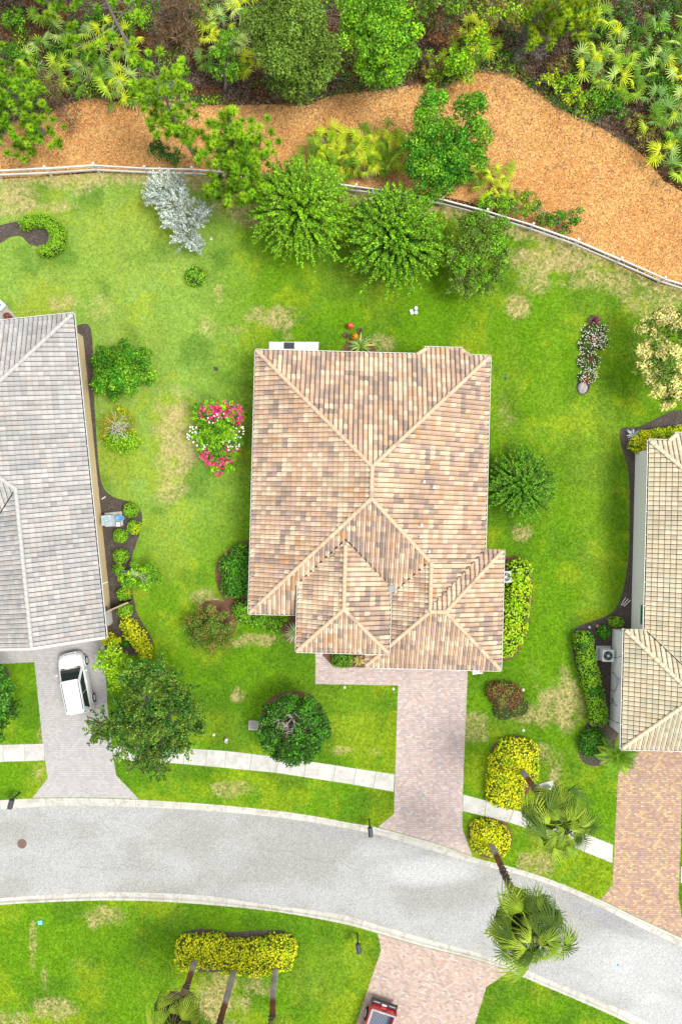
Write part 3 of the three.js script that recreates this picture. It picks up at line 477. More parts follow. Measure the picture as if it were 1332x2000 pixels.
{
  // raised entry walls, vents, flashing, garage door
  const { t, roof, at, hOf, slopes } = mainHouse;
  mesh('wall', new THREE.BoxGeometry(4.9, .95, 3.6), stucco([.46, .37, .26]), t, at(.32, 3.38, 6.25));
  const pipeM = new THREE.MeshStandardMaterial({ color: new THREE.Color().setRGB(.46, .46, .46), roughness: .5 });
  for (const [px, py] of [[827, 941], [847, 951], [822, 1026], [820, 1048], [838, 1077]]) {
    const w = P(px, py, 4.6), a = 1.5 * deg, u = w.x * Math.cos(a) + w.z * Math.sin(a), v = -w.x * Math.sin(a) + w.z * Math.cos(a), y = hOf(slopes[3], u, v);
    const g = new MB(); const p = at(u, y, v); g.geo(new THREE.CylinderGeometry(.05, .05, .3, 12), new THREE.Matrix4().setPosition(p.x, p.y + .17, p.z)); g.geo(new THREE.CylinderGeometry(.065, .065, .05, 12), new THREE.Matrix4().setPosition(p.x, p.y + .36, p.z)); g.geo(new THREE.BoxGeometry(.2, .03, .2), new THREE.Matrix4().makeRotationZ(-Math.atan(SLOPE)).setPosition(p.x, p.y + .09, p.z)); g.build('vent', pipeM, roof);
  }
  const f = new MB(), p = at(3.2, 3.95, 4.9); f.geo(new THREE.BoxGeometry(.16, .02, .9), new THREE.Matrix4().makeRotationZ(-.2).setPosition(p.x, p.y, p.z)); f.geo(new THREE.BoxGeometry(.34, .02, .45), new THREE.Matrix4().makeRotationX(.3).setPosition(p.x + .02, p.y + .05, p.z - .25)); f.build('flashing', flat({ color: new THREE.Color().setRGB(.26, .27, .28) }), roof);
  const dg = new THREE.Group(); dg.name = 'garage_door'; dg.position.copy(at(6.1, 0, 9.1)); t.add(dg);
  for (let k = 0; k < 4; k++) mesh('door_panel', new THREE.BoxGeometry(4.8, .54, .05), whiteMetal, dg, [0, .3 + k * .56, .03]);
}
const leftHouse = house({
  angle: -5.76 * deg, center: [-21, -4], seed: 9, roll: .046, label: 'neighbouring house with a pale grey tiled roof and a tan side wall',
  wallMat: stucco([.64, .50, .29]), wallH: 2.97, walls: [[-16.07, -13.5], [-16.07, 5.95], [-22.8, 5.95], [-22.8, 0], [-32, 0], [-32, -13.5]],
  palette: [[.375, .37, .36], [.345, .342, .336], [.395, .37, .35], [.315, .313, .312], [.365, .345, .33], [.41, .40, .385]], weights: [.3, .25, .17, .1, .1, .08],
  capPalette: [[.41, .405, .395], [.37, .365, .36]], mortar: [.42, .42, .42], tileW: .266, gap: .03,
  slopes: [
    { d: 'E', e: -15.54, h: EH, poly: [[-15.54, -14.08], [-15.54, -3.3], [-19.44, -3.3], [-22.84, -6.78]] },
    { d: 'E', e: -15.54, h: EH, poly: [[-15.54, -3.3], [-15.54, 6.34], [-19.44, 6.34], [-19.44, -3.3]] },
    { d: 'N', e: 14.08, h: EH, poly: [[-15.54, -14.08], [-22.84, -6.78], [-30, -6.78], [-30, -14.08]] },
    { d: 'S', e: .53, h: EH, poly: [[-19.44, -3.37], [-22.84, -6.78], [-30, -6.78], [-30, .53], [-23.3, .53]] },
    { d: 'W', e: 23.34, h: EH, poly: [[-19.44, -3.37], [-19.44, 6.34], [-23.34, 6.34], [-23.34, .53]] },
  ],
  ridges: [[-15.6, -14.02, -22.84, -6.78, 0], [-22.84, -6.78, -19.44, -3.37, 3], [-19.44, -3.37, -19.44, 6.34, 1], [-22.84, -6.78, -30, -6.78, 2]],
  valleys: [[-19.5, -3.3, -23.34, .53, 3]],
  gutters: [[-15.54, -14.08, -15.54, 6.34, EH], [-15.54, -14.08, -30, -14.08, EH], [-23.34, 6.34, -23.34, .6, EH]],
});
{
  const { t, at } = leftHouse, fg = new MB();
  // pale edge tiles along the gable, and what hangs on the tan wall
  for (const [a, b] of [[-15.54, -19.44], [-23.34, -19.44]]) { const L = Math.abs(b - a), n = 13; for (let k = 0; k < n; k++) { const u0 = a + (b - a) * k / n, u1 = a + (b - a) * (k + .97) / n, h = (u) => EH + .08 + SLOPE * Math.abs(u - a); fg.bar(at(u0, h(u0), 6.36), at(u1, h(u1) + .02, 6.36), .17, .12, [.50, .49, .46]); } }
  fg.build('edge_tile', flat({ vertexColors: true }), t);
  const w = new MB(); w.box(...at(-15.98, 2.2, -1.35).toArray(), .2, .2, .16, [.6, .6, .55]); w.box(...at(-15.86, 2.28, -1.2).toArray(), .16, .12, .12, [.6, .6, .58]); w.build('wall_lamp', flat({ vertexColors: true }), t);
  const w2 = new MB(); w2.box(...at(-15.96, 2.3, 3.1).toArray(), .22, .2, .2, [.6, .6, .58]); w2.bar(at(-15.9, 2.1, 3.1), at(-15.5, 1.7, 3.0), .05, .05, [.6, .6, .58]); w2.build('wall_lamp', flat({ vertexColors: true }), t);
  mesh('meter_box', new THREE.BoxGeometry(.16, .4, .3), flat({ color: new THREE.Color().setRGB(.05, .07, .06) }), t, at(-15.99, 1.3, 4.8));
  mesh('door', new THREE.BoxGeometry(.06, 2.05, .9), whiteMetal, t, at(-16.05, 1.04, 5.4));
  const dg = new THREE.Group(); dg.name = 'garage_door'; dg.position.copy(at(-19.4, 0, 5.95)); t.add(dg);
  for (let k = 0; k < 4; k++) mesh('door_panel', new THREE.BoxGeometry(4.8, .54, .05), whiteMetal, dg, [0, .3 + k * .56, .03]);
}
const rightHouse = house({
  angle: 1.4 * deg, center: [23, 4], seed: 14, roll: .05, label: 'neighbouring house with a plain cream tiled roof and white walls',
  wallMat: stucco([.74, .75, .73]), wallH: 2.97, walls: [[19.7, -4.5], [19.7, 7.4], [18.45, 7.4], [18.4, 13.95], [30, 13.95], [30, -4.5]],
  palette: [[.51, .445, .31], [.47, .42, .295], [.49, .41, .295], [.44, .415, .31], [.53, .475, .36]], weights: [.32, .26, .16, .16, .1],
  capPalette: [[.60, .52, .36], [.55, .48, .33]], mortar: [.30, .25, .16], tileW: .258, gap: .042,
  slopes: [
    { d: 'W', e: -19.3, h: EH, poly: [[19.3, -4.95], [26, 1.75], [26, 12], [19.3, 12]] },
    { d: 'N', e: 4.95, h: EH, poly: [[19.3, -4.95], [20.45, -4.95], [33, -4.95], [33, 1.75], [26, 1.75]] },
    { d: 'W', e: -18.03, h: EH, poly: [[18.03, 6.97], [21.76, 10.7], [18.03, 14.43]] },
    { d: 'N', e: -6.97, h: EH, poly: [[18.03, 6.97], [30, 6.97], [30, 10.7], [21.76, 10.7]] },
    { d: 'S', e: 14.43, h: EH, poly: [[18.03, 14.43], [21.76, 10.7], [30, 10.7], [30, 14.43]] },
    { d: 'N', e: 4.95, h: EH, poly: [[20.45, -4.95], [21.0, -5.45], [24.2, -5.45], [24.7, -4.95]] },
  ],
  ridges: [[19.36, -4.89, 26, 1.75, 0], [18.09, 7.03, 21.76, 10.7, 2], [18.09, 14.37, 21.76, 10.7, 2], [21.76, 10.7, 30, 10.7, 3], [20.5, -4.98, 21.02, -5.4, 5]],
  valleys: [[19.36, 7.03, 22.9, 10.57, 0]],
  gutters: [[19.3, -4.95, 19.3, 6.9, EH], [19.3, -4.95, 20.45, -4.95, EH], [21, -5.45, 24.2, -5.45, EH - .2], [18.03, 6.97, 18.03, 14.43, EH], [18.03, 6.97, 19.2, 6.97, EH], [18.03, 14.43, 30, 14.43, EH]],
});
{
  const { t, at } = rightHouse, gm = new THREE.MeshStandardMaterial({ color: new THREE.Color().setRGB(.02, .13, .075), roughness: .5 });
  const wnd = mesh('window', new THREE.BoxGeometry(.06, 1.0, 1.2), gm, t, at(19.68, 2.0, 6.2)); mesh('frame', new THREE.BoxGeometry(.05, 1.14, 1.34), whiteMetal, wnd, [.02, 0, 0]);
  const dk = new MB(); const pipe = (pts) => dk.tube(pts.map(([u, y, v]) => at(u, y, v)), .022, 6, [.10, .11, .11]);
  pipe([[18.42, 1.7, 8.9], [18.2, 1.6, 9.0], [17.95, 1.35, 9.1], [17.9, .1, 9.15]]); pipe([[18.42, .2, 10.3], [18.3, 1.0, 10.3], [18.36, 1.2, 10.9], [18.3, 1.0, 11.4], [18.3, .2, 11.45]]); pipe([[18.4, 1.2, 12.3], [18.25, 1.25, 12.2], [18.2, 1.0, 12.0], [18.28, .6, 11.9], [18.36, .5, 12.2], [18.3, .2, 12.5]]); pipe([[18.4, 1.8, 13.2], [18.25, 1.5, 13.3], [18.2, .1, 13.3]]);
  dk.build('pipe', flat({ vertexColors: true }), t, true);
  mesh('meter_box', new THREE.BoxGeometry(.14, .5, .36), new THREE.MeshStandardMaterial({ color: new THREE.Color().setRGB(.40, .47, .50), roughness: .5 }), t, at(18.33, 1.4, 10.6));
}
// ---------- plants ----------
const leafMat = new THREE.MeshPhysicalMaterial({ vertexColors: true, roughness: .7, specularIntensity: .22 }), barkMat = new THREE.MeshPhysicalMaterial({ vertexColors: true, roughness: .95, specularIntensity: .2 });
const PAL = {   // leaf colours (linear)
  olive: [[.075, .115, .022], [.10, .145, .03], [.05, .08, .018], [.14, .18, .045], [.04, .062, .014]],
  mid: [[.06, .16, .012], [.085, .20, .018], [.04, .11, .010], [.13, .26, .03], [.03, .075, .008]],
  bright: [[.11, .25, .010], [.15, .31, .014], [.075, .18, .010], [.20, .36, .03], [.05, .12, .008]],
  dark: [[.022, .062, .012], [.032, .085, .016], [.014, .04, .009], [.055, .125, .024], [.012, .03, .007]],
  deep: [[.03, .10, .010], [.045, .135, .013], [.022, .07, .008], [.07, .18, .02], [.015, .045, .006]],
  lime: [[.19, .36, .008], [.25, .42, .014], [.13, .27, .008], [.30, .46, .03], [.09, .2, .008]],
  gold: [[.58, .59, .010], [.52, .56, .010], [.64, .62, .020], [.42, .49, .010], [.22, .32, .008], [.10, .18, .012]],
  chartreuse: [[.24, .38, .010], [.32, .45, .014], [.17, .29, .008], [.40, .48, .02], [.08, .16, .006]],
  clipped: [[.085, .19, .012], [.11, .23, .016], [.06, .14, .01], [.15, .28, .024]],
  silver: [[.36, .41, .36], [.43, .48, .43], [.27, .33, .28], [.50, .55, .50], [.16, .21, .16]],
  maroon: [[.10, .035, .02], [.15, .055, .03], [.06, .025, .014], [.10, .085, .025], [.2, .09, .05]],
  bronze: [[.12, .11, .03], [.09, .10, .025], [.16, .13, .045], [.06, .07, .018], [.15, .085, .04]],
  cream: [[.60, .55, .19], [.64, .58, .27], [.50, .51, .12], [.26, .34, .05], [.50, .38, .12]],
  amber: [[.36, .27, .012], [.44, .33, .03], [.26, .22, .015], [.17, .2, .015]],
  dead: [[.15, .095, .05], [.105, .065, .036], [.21, .145, .085], [.06, .038, .022]],
  ash: [[.17, .15, .135], [.12, .105, .095], [.24, .215, .195]],
  rust: [[.20, .075, .03], [.14, .06, .028], [.26, .12, .05]],
  palmetto: [[.15, .26, .05], [.20, .31, .07], [.11, .21, .04], [.26, .36, .11]],
};
for (const [k, m] of Object.entries({ olive: [1.2, 1.45, .75], mid: [1.6, 1.65, .8], bright: [1.55, 1.55, .75], dark: [1.5, 1.7, 1], deep: [1.35, 1.7, .8], clipped: [1.6, 1.6, .9], lime: [1.3, 1.25, 1], chartreuse: [1.25, 1.15, 1], bronze: [1.5, 1.5, 1], maroon: [1.5, 1.4, 1.2], gold: [1, .97, 1] })) PAL[k] = PAL[k].map((c) => c.map((v, j) => v * m[j]));
const barks = { gray: [.25, .235, .21], brown: [.12, .085, .06], pale: [.42, .40, .36], dark: [.06, .046, .036] };
const rdir = (r, up = 0) => { const z = r() * 2 - 1, a = r() * 6.2832, s = Math.sqrt(1 - z * z), d = V3(s * Math.cos(a), z + up, s * Math.sin(a)); return d.normalize(); };
// one folded leaf at p, pointing along d, facing n
const _s = V3(), _n = V3(), _d = V3();
function leaf(mb, px, py, pz, n, d, L, W, c) {
  _d.copy(d).addScaledVector(n, -d.dot(n)); if (_d.lengthSq() < 1e-5) _d.set(n.y, n.z, n.x).addScaledVector(n, -(n.y * n.x + n.z * n.y + n.x * n.z)); _d.normalize(); _s.crossVectors(_d, n);
  const a = mb.v(px, py, pz, c), b = mb.v(px + _d.x * L, py + _d.y * L, pz + _d.z * L, c), m = .45 * L, f = W * .18;
  const e = mb.v(px + _d.x * m + _s.x * W + n.x * f, py + _d.y * m + _s.y * W + n.y * f, pz + _d.z * m + _s.z * W + n.z * f, c), g = mb.v(px + _d.x * m - _s.x * W + n.x * f, py + _d.y * m - _s.y * W + n.y * f, pz + _d.z * m - _s.z * W + n.z * f, c);
  mb.t(a, e, b); mb.t(a, b, g);
}
const pickc = (pal, r, k = .18, w) => { const c = pal[Math.floor(Math.pow(r(), w || 1.25) * pal.length)], j = 1 + (r() - .5) * 2 * k; return [c[0] * j, c[1] * j, c[2] * j]; };
// leaves over and inside an ellipsoid
function clump(mb, cx, cy, cz, rx, ry, rz, count, size, pal, r, { shell = .5, up = .35, low = -.5, square = 0, tone = 1, ratio = .3 } = {}) {
  for (let k = 0; k < count; k++) {
    let d = rdir(r); if (d.y < low) d.y = -d.y;
    let s = 1; if (square) s = 1 / Math.pow(Math.abs(d.x) ** square + Math.abs(d.y) ** square + Math.abs(d.z) ** square, 1 / square);
    const q = s * (1 - shell * r() * r()), n = V3(d.x + (r() - .5) * 1.3, d.y + up + (r() - .5) * 1.0, d.z + (r() - .5) * 1.3).normalize(), dir = rdir(r), L = size * (.7 + .6 * r()), c = pickc(pal, r);
    leaf(mb, cx + d.x * q * rx, cy + d.y * q * ry, cz + d.z * q * rz, n, dir, L, L * ratio, [c[0] * tone, c[1] * tone, c[2] * tone]);
  }
}
function bez(a, b, c, n = 6) { return Array.from({ length: n + 1 }, (_, k) => { const t = k / n; return a.clone().multiplyScalar((1 - t) ** 2).addScaledVector(b, 2 * t * (1 - t)).addScaledVector(c, t * t); }); }
const taper = (a, b, n = 6) => Array.from({ length: n + 1 }, (_, k) => mix(a, b, k / n));

/* a broadleaf tree or shrub. lobes: [photo x, y, half-width in photo pixels, height of its middle] as they show in the photograph */
function broad(name, label, category, [bx, by], lobes, o = {}) {
  const r = rng(o.seed || Math.round(bx * 31 + by * 7)), base = P(bx, by), t = thing(name, label, category, base, 0, o.group), mb = new MB(base.x, 0, base.z), tr = new MB(base.x, 0, base.z), pal = PAL[o.pal || 'mid'], bark = barks[o.bark || 'gray'];
  const size = o.size || .15, dens = o.dens || 95, th = o.trunk || .11, bc = (k) => { const j = .8 + .4 * r(); return bark.map((c) => c * j); };
  const top = lobes.map(([x, y, w, h]) => ({ c: P(x, y, h), R: w / FOCAL * (CAM_H - h) })), mid = top.reduce((s, l) => s.add(l.c), V3()).divideScalar(top.length), fork = base.clone().lerp(mid, .42);
  tr.tube(bez(base.clone().setY(-.05), base.clone().lerp(fork, .5).add(V3((r() - .5) * .2, 0, (r() - .5) * .2)), fork), taper(th, th * .75), 7, bc);
  for (const { c, R } of top) {
    const Ry = Math.min(R * (o.flat || .8), Math.max(.35, c.y - .1));
    tr.tube(bez(fork, fork.clone().lerp(c, .5).add(V3((r() - .5) * .4, R * .2, (r() - .5) * .4)), c), taper(th * .6, th * .22), 5, bc);
    const n = Math.round((o.subs || 15) * (o.spike ? 1.6 : 1) * Math.max(.6, Math.min(2.4, R / 1.2))), tone0 = .82 + .36 * r();
    for (let k = 0; k < n; k++) {
      const d = rdir(r, .28); if (d.y < -.35) d.y *= -.6; const rc = R * (.24 + .2 * r()), q = (R - rc * .8) * (.72 + .34 * r()), cc = V3(c.x + d.x * q, c.y + d.y * q * Ry / R, c.z + d.z * q);
      if (r() < .6) tr.tube([c.clone().addScaledVector(V3(0, -1, 0), R * .3 * r()), c.clone().lerp(cc, .55).add(V3((r() - .5) * .2, .1, (r() - .5) * .2)), cc], [th * .2, th * .13, th * .05], 4, bc, false);
      if (r() < (o.spike || 0)) {
        const out = V3(d.x + (o.dir ? o.dir[0] : 0), d.y * .6 + .15, d.z + (o.dir ? o.dir[1] : 0)).normalize(), L0 = .45 + .5 * R * r(), m = Math.round(dens * .55 * L0), p2 = o.pal2 && r() < (o.p2 || .3) ? PAL[o.pal2] : pal, tn = tone0 * (.7 + .6 * r());
        for (let j = 0; j < m; j++) { const u = r(), w = rdir(r), sp = .12 * (1.15 - u * .8), L = size * (.7 + .6 * r()), c2 = pickc(p2, r).map((v) => v * tn); leaf(mb, cc.x + out.x * L0 * (u - .4) + w.x * sp, cc.y + out.y * L0 * (u - .4) + w.y * sp, cc.z + out.z * L0 * (u - .4) + w.z * sp, V3(w.x * .7, 1, w.z * .7).normalize(), out.clone().addScaledVector(w, .7), L, L * (o.ratio || .3), c2); }
        continue;
      }
      clump(mb, cc.x, cc.y, cc.z, rc, rc * .8, rc, Math.round(dens * rc * rc * 9), size, o.pal2 && r() < (o.p2 || .3) ? PAL[o.pal2] : pal, r, { shell: .75, tone: tone0 * (.75 + .5 * r()), ratio: o.ratio || .3 });
    }
  }
  if (o.extra) o.extra({ t, mb, tr, r, top, base, fork, bc });
  tr.build('trunk', barkMat, t, true); mb.build('crown', leafMat, t); return t;
}
/* a clipped or mounded shrub: lobes [photo x, y, half-width, half-depth in photo pixels, height of the top, turn] packed with leaves round a woody core */
function mound(name, label, category, lobes, o = {}) {
  const r = rng(o.seed || Math.round(lobes[0][0] * 13 + lobes[0][1] * 3)), b = lobes.reduce((s, [x, y, , , h]) => s.add(P(x, y, h * .7)), V3()).divideScalar(lobes.length).setY(0), t = thing(name, label, category, b, 0, o.group), mb = new MB(b.x, 0, b.z), core = new MB(b.x, 0, b.z);
  const pal = PAL[o.pal || 'gold'], size = o.size || .12, m4 = new THREE.Matrix4(), q4 = new THREE.Quaternion();
  for (const [x, y, w, d, h, turn = 0] of lobes) {
    const c = P(x, y, h * .75), rx = w / FOCAL * (CAM_H - h), rz = d / FOCAL * (CAM_H - h), tn = -turn * deg, ry = h * .62, cy = h - ry, sub = new MB(0, 0, 0);
    const count = Math.round((o.dens || 150) * (rx * rz * 3.14 + (rx + rz) * 3.14 * h * .5)), lim = o.square || 3.2;
    for (let k = 0; k < count; k++) {
      const dd = rdir(r, .25); if (dd.y < -.75) dd.y = -dd.y;
      const s = 1 / Math.pow(Math.abs(dd.x) ** lim + Math.abs(dd.y) ** lim + Math.abs(dd.z) ** lim, 1 / lim), bump = 1 - (o.rough ?? .1) * vn(dd.x * 5 + x, dd.z * 5 + y + dd.y * 4), q = s * bump * (1 - .16 * r() * r());
      const lx = dd.x * q * rx, lz = dd.z * q * rz, ly = Math.max(.03, cy + dd.y * q * ry), X = c.x + lx * Math.cos(tn) + lz * Math.sin(tn), Z = c.z - lx * Math.sin(tn) + lz * Math.cos(tn);
      const n = V3(dd.x + (r() - .5) * 1.5, dd.y + .45 + (r() - .5) * 1.1, dd.z + (r() - .5) * 1.5).normalize(), L = size * (.65 + .7 * r());
      const patch = vn(X * 1.7 + 31, Z * 1.7 + 11), pl = o.pal2 && patch > (o.p2 ?? .62) ? PAL[o.pal2] : pal;
      leaf(mb, X, ly, Z, n, rdir(r), L, L * (o.ratio || .36), pickc(pl, r, .2));
    }
    const g = new THREE.IcosahedronGeometry(1, 2), gp = g.attributes.position; for (let k = 0; k < gp.count; k++) { const v = V3().fromBufferAttribute(gp, k), s = .8 / Math.pow(Math.abs(v.x) ** lim + Math.abs(v.y) ** lim + Math.abs(v.z) ** lim, 1 / lim); gp.setXYZ(k, v.x * s * rx, v.y * s * ry, v.z * s * rz); }
    core.geo(g, m4.compose(V3(c.x - b.x, cy, c.z - b.z), q4.setFromAxisAngle(UPV, tn), V3(1, 1, 1)), (o.pal || 'gold') === 'gold' ? [.10, .11, .012] : [.035, .045, .015]);
  }
  core.build('branches', barkMat, t); mb.build('foliage', leafMat, t); return t;
}
/* a vase of long sprays that arch out from the middle, as seen on the two big shrubs by the fence */
function spray(name, label, category, [bx, by], [cx, cy], rpx, h, o = {}) {
  const r = rng(o.seed || Math.round(bx * 17 + by)), base = P(bx, by), t = thing(name, label, category, base, 0, o.group), mb = new MB(base.x, 0, base.z), tr = new MB(base.x, 0, base.z), pal = PAL[o.pal || 'bright'];
  const n = o.n || 200, c = P(cx, cy, h * .6), R = 1.1 * rpx / FOCAL * (CAM_H - h * .6), tipPal = PAL[o.tips || o.pal || 'bright'], bark = barks.brown;
  tr.tube([base.clone().setY(-.05), base.clone().lerp(c, .3).setY(h * .2)], [.13, .1], 7, bark);
  const off = c.clone().sub(base).setY(0), f0 = base.clone().addScaledVector(off, .3).setY(h * .2);
  for (let k = 0; k < n; k++) {
    const a = k * 2.39996 + (r() - .5) * .9, q = Math.sqrt((k + .5) / n), lean = q * (.8 + .32 * r()), L = (.75 + .4 * r());
    const tip = V3(c.x + Math.cos(a) * R * lean, h * (1.02 - .52 * lean * lean) * (.88 + .2 * r()), c.z + Math.sin(a) * R * lean), ctl = f0.clone().lerp(tip, .45).add(V3(0, h * .28, 0)), pts = bez(f0, ctl, tip, 9);
    tr.tube(pts, taper(.04, .008, 9), 4, bark, false);
    const m = Math.round((o.leaves || 120) * L), tone = .62 + .66 * r(), tw = o.width || .11;
    for (let j = 0; j < m; j++) {
      const u = 1 - (.3 + .5 * (1 - q * .55)) * r(), kk = Math.min(8.999, u * 9), i = Math.floor(kk), p = pts[i].clone().lerp(pts[i + 1], kk - i), dir = pts[i + 1].clone().sub(pts[i]).normalize(), sd = rdir(r), sp = tw * (1.15 - u * .85) * Math.sqrt(r());
      p.addScaledVector(sd, sp); const nn = V3((r() - .5) * 1.2, 1, (r() - .5) * 1.2).normalize(); const cc = pickc(u > .72 && r() < .6 ? tipPal : pal, r); const Lf = (o.size || .15) * (.7 + .6 * r());
      leaf(mb, p.x, p.y, p.z, nn, dir.addScaledVector(sd, .9), Lf, Lf * (o.ratio || .26), cc.map((v) => v * tone));
    }
  }
  tr.build('branches', barkMat, t); mb.build('foliage', leafMat, t); return t;
}
/* a pine: trunk, open limbs, tufts of needles at the ends */
function pine(label, [bx, by], h, R, o = {}) {
  const r = rng(o.seed || Math.round(bx + by * 3)), base = P(bx, by), t = thing('pine_tree', label, 'pine tree', base, 0, o.group), mb = new MB(base.x, 0, base.z), tr = new MB(base.x, 0, base.z), bark = barks[o.bark || 'gray'], lean = o.lean || [0, 0];
  const ax = (y) => V3(base.x + lean[0] * y / h + Math.sin(y * .9 + bx) * .12, y, base.z + lean[1] * y / h + Math.cos(y * .7 + by) * .12), bc = () => { const j = .75 + .5 * r(); return bark.map((c) => c * j); };
  tr.tube(Array.from({ length: 9 }, (_, k) => ax(h * k / 8)), taper(.15, .03, 8), 7, bc);
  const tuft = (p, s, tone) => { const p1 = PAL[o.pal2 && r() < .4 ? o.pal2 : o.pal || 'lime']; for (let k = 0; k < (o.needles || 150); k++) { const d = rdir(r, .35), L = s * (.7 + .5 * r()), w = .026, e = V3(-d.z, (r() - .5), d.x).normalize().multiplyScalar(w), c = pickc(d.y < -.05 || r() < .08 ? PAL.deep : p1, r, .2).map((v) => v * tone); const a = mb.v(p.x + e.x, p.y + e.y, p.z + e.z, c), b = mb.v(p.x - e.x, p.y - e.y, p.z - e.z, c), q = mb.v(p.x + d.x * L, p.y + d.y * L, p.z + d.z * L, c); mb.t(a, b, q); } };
  const n = o.limbs || 30, y0 = o.from || h * .3;
  for (let k = 0; k < n; k++) {
    const u = (k + .5) / n, y = mix(y0, h * .97, u), a = k * 2.39996 + r() * 2.2, reach = R * (o.prof ? o.prof(u) : (1 - .62 * u) * (.55 + .5 * r())), p0 = ax(y * .93), tip = V3(p0.x + Math.cos(a) * reach, y + reach * .16 * (r() - .2), p0.z + Math.sin(a) * reach), pts = bez(p0, p0.clone().lerp(tip, .55).add(V3((r() - .5) * .5, -.12 * reach, (r() - .5) * .5)), tip, 6);
    tr.tube(pts, taper(o.limb || .026, .008), 4, bc, false);
    const m = Math.max(2, Math.round(reach * (o.tufts || 3.2) * .78));
    for (let j = 0; j < m; j++) { const v = 1 - .62 * r() * (j / m), kk = Math.min(5.99, v * 6), i = Math.floor(kk), p = pts[i].clone().lerp(pts[i + 1], kk - i), sp = .5 + .5 * reach * .35, q = p.clone().add(V3((r() - .5) * 2 * sp, .1 + r() * .5, (r() - .5) * 2 * sp)); tr.tube([p, q], [.012, .006], 3, bc, false); tuft(q, (o.size || .30) * (.8 + .4 * r()), .62 + .66 * r()); }
  }
  tuft(ax(h), .3, 1); tr.build('trunk', barkMat, t, true); mb.build('crown', leafMat, t); return t;
}
// fan leaves: a stalk along +z and a fan of pointed fingers bent down from it; +y is its upper face
function fanLeaf(seed, stalk, L, n, spread, droop, split, bend, fold = 0) {
  const r = rng(seed), mb = new MB(); mb.tube([V3(0, 0, 0), V3(0, .03, stalk * .5), V3(0, 0, stalk)], [.022, .018, .014], 4, [1, 1, 1], false);
  const cb = Math.cos(bend), sb2 = Math.sin(bend), pt = (ang, R, y) => { const z = Math.cos(ang) * R; y -= Math.abs(Math.sin(ang)) * R * fold; return mb.v(Math.sin(ang) * R, y * cb - z * sb2, stalk + z * cb + y * sb2); };
  for (let k = 0; k < n; k++) {
    const a = (k / (n - 1) - .5) * spread, l = L * (1 - .12 * Math.abs(k / (n - 1) - .5) * 2) * (.86 + .28 * r()), half = spread / (n - 1) * .5, R1 = l * split, y1 = -droop * .1 * l, y2 = -droop * l * (.5 + .4 * r()), k0 = .82 + .36 * r(), tw = (r() - .5) * .1, c = [k0, k0, k0]; mb.col = c;
    const o = pt(a, .01, 0), m = pt(a, R1, y1 + .03), e = pt(a + half * .98, R1, y1), g = pt(a - half * .98, R1, y1), m2 = pt(a + tw * .4, l * .75, y1 + (y2 - y1) * .45 + .015), e2 = pt(a + tw * .4 + half * .34, l * .75, y1 + (y2 - y1) * .45), g2 = pt(a + tw * .4 - half * .34, l * .75, y1 + (y2 - y1) * .45), tp = pt(a + tw, l, y2);
    mb.t(o, e, m); mb.t(o, m, g); mb.q(m, e, e2, m2); mb.q(g, m, m2, g2); mb.t(m2, e2, tp); mb.t(g2, m2, tp);
  }
  return mb.geometry();
}
const fans = { palmetto: [1, 2, 3, 4].map((k) => fanLeaf(k, .35 + .09 * k, .6, 12, 3.9, .1 + .08 * k, .3, .4, .2)), palm: [5, 6, 7, 8].map((k) => fanLeaf(k, .9 + .16 * (k - 5), .84, 17, 2.5 + .22 * (k - 5), .45 + .25 * (k - 5), .32, .25 + .22 * (k - 5), .6)) };
const fanMats = (list) => list.map((c) => new THREE.MeshPhysicalMaterial({ color: new THREE.Color().setRGB(...c), vertexColors: true, roughness: .6, specularIntensity: .3 }));
const fanMat = { palmetto: fanMats([[.20, .36, .02], [.34, .48, .03], [.11, .23, .015], [.36, .48, .12], [.16, .30, .07], [.46, .54, .02], [.08, .17, .015]]), yellow: fanMats([[.32, .46, .012], [.40, .50, .02], [.22, .36, .012], [.46, .52, .03], [.15, .28, .012], [.09, .19, .01]]), palm: fanMats([[.16, .26, .022], [.27, .38, .03], [.06, .11, .014], [.34, .44, .04], [.09, .16, .022], [.21, .32, .03]]), dead: fanMats([[.24, .17, .10], [.17, .115, .065], [.30, .24, .16], [.12, .09, .05]]) };
function frond(parent, geo, mat, at, az, el, roll, s = 1) {
  const m = mesh('frond', geo, mat, parent, at); const z = V3(Math.cos(az) * Math.cos(el), Math.sin(el), Math.sin(az) * Math.cos(el)), x = V3(0, 1, 0).cross(z).normalize(), y = z.clone().cross(x); x.applyAxisAngle(z, roll); y.applyAxisAngle(z, roll); m.quaternion.setFromRotationMatrix(new THREE.Matrix4().makeBasis(x, y, z)); m.scale.setScalar(s); return m;
}
const ORD = ['first', 'second', 'third', 'fourth', 'fifth', 'sixth', 'seventh', 'eighth', 'ninth', 'tenth', 'eleventh', 'twelfth'];
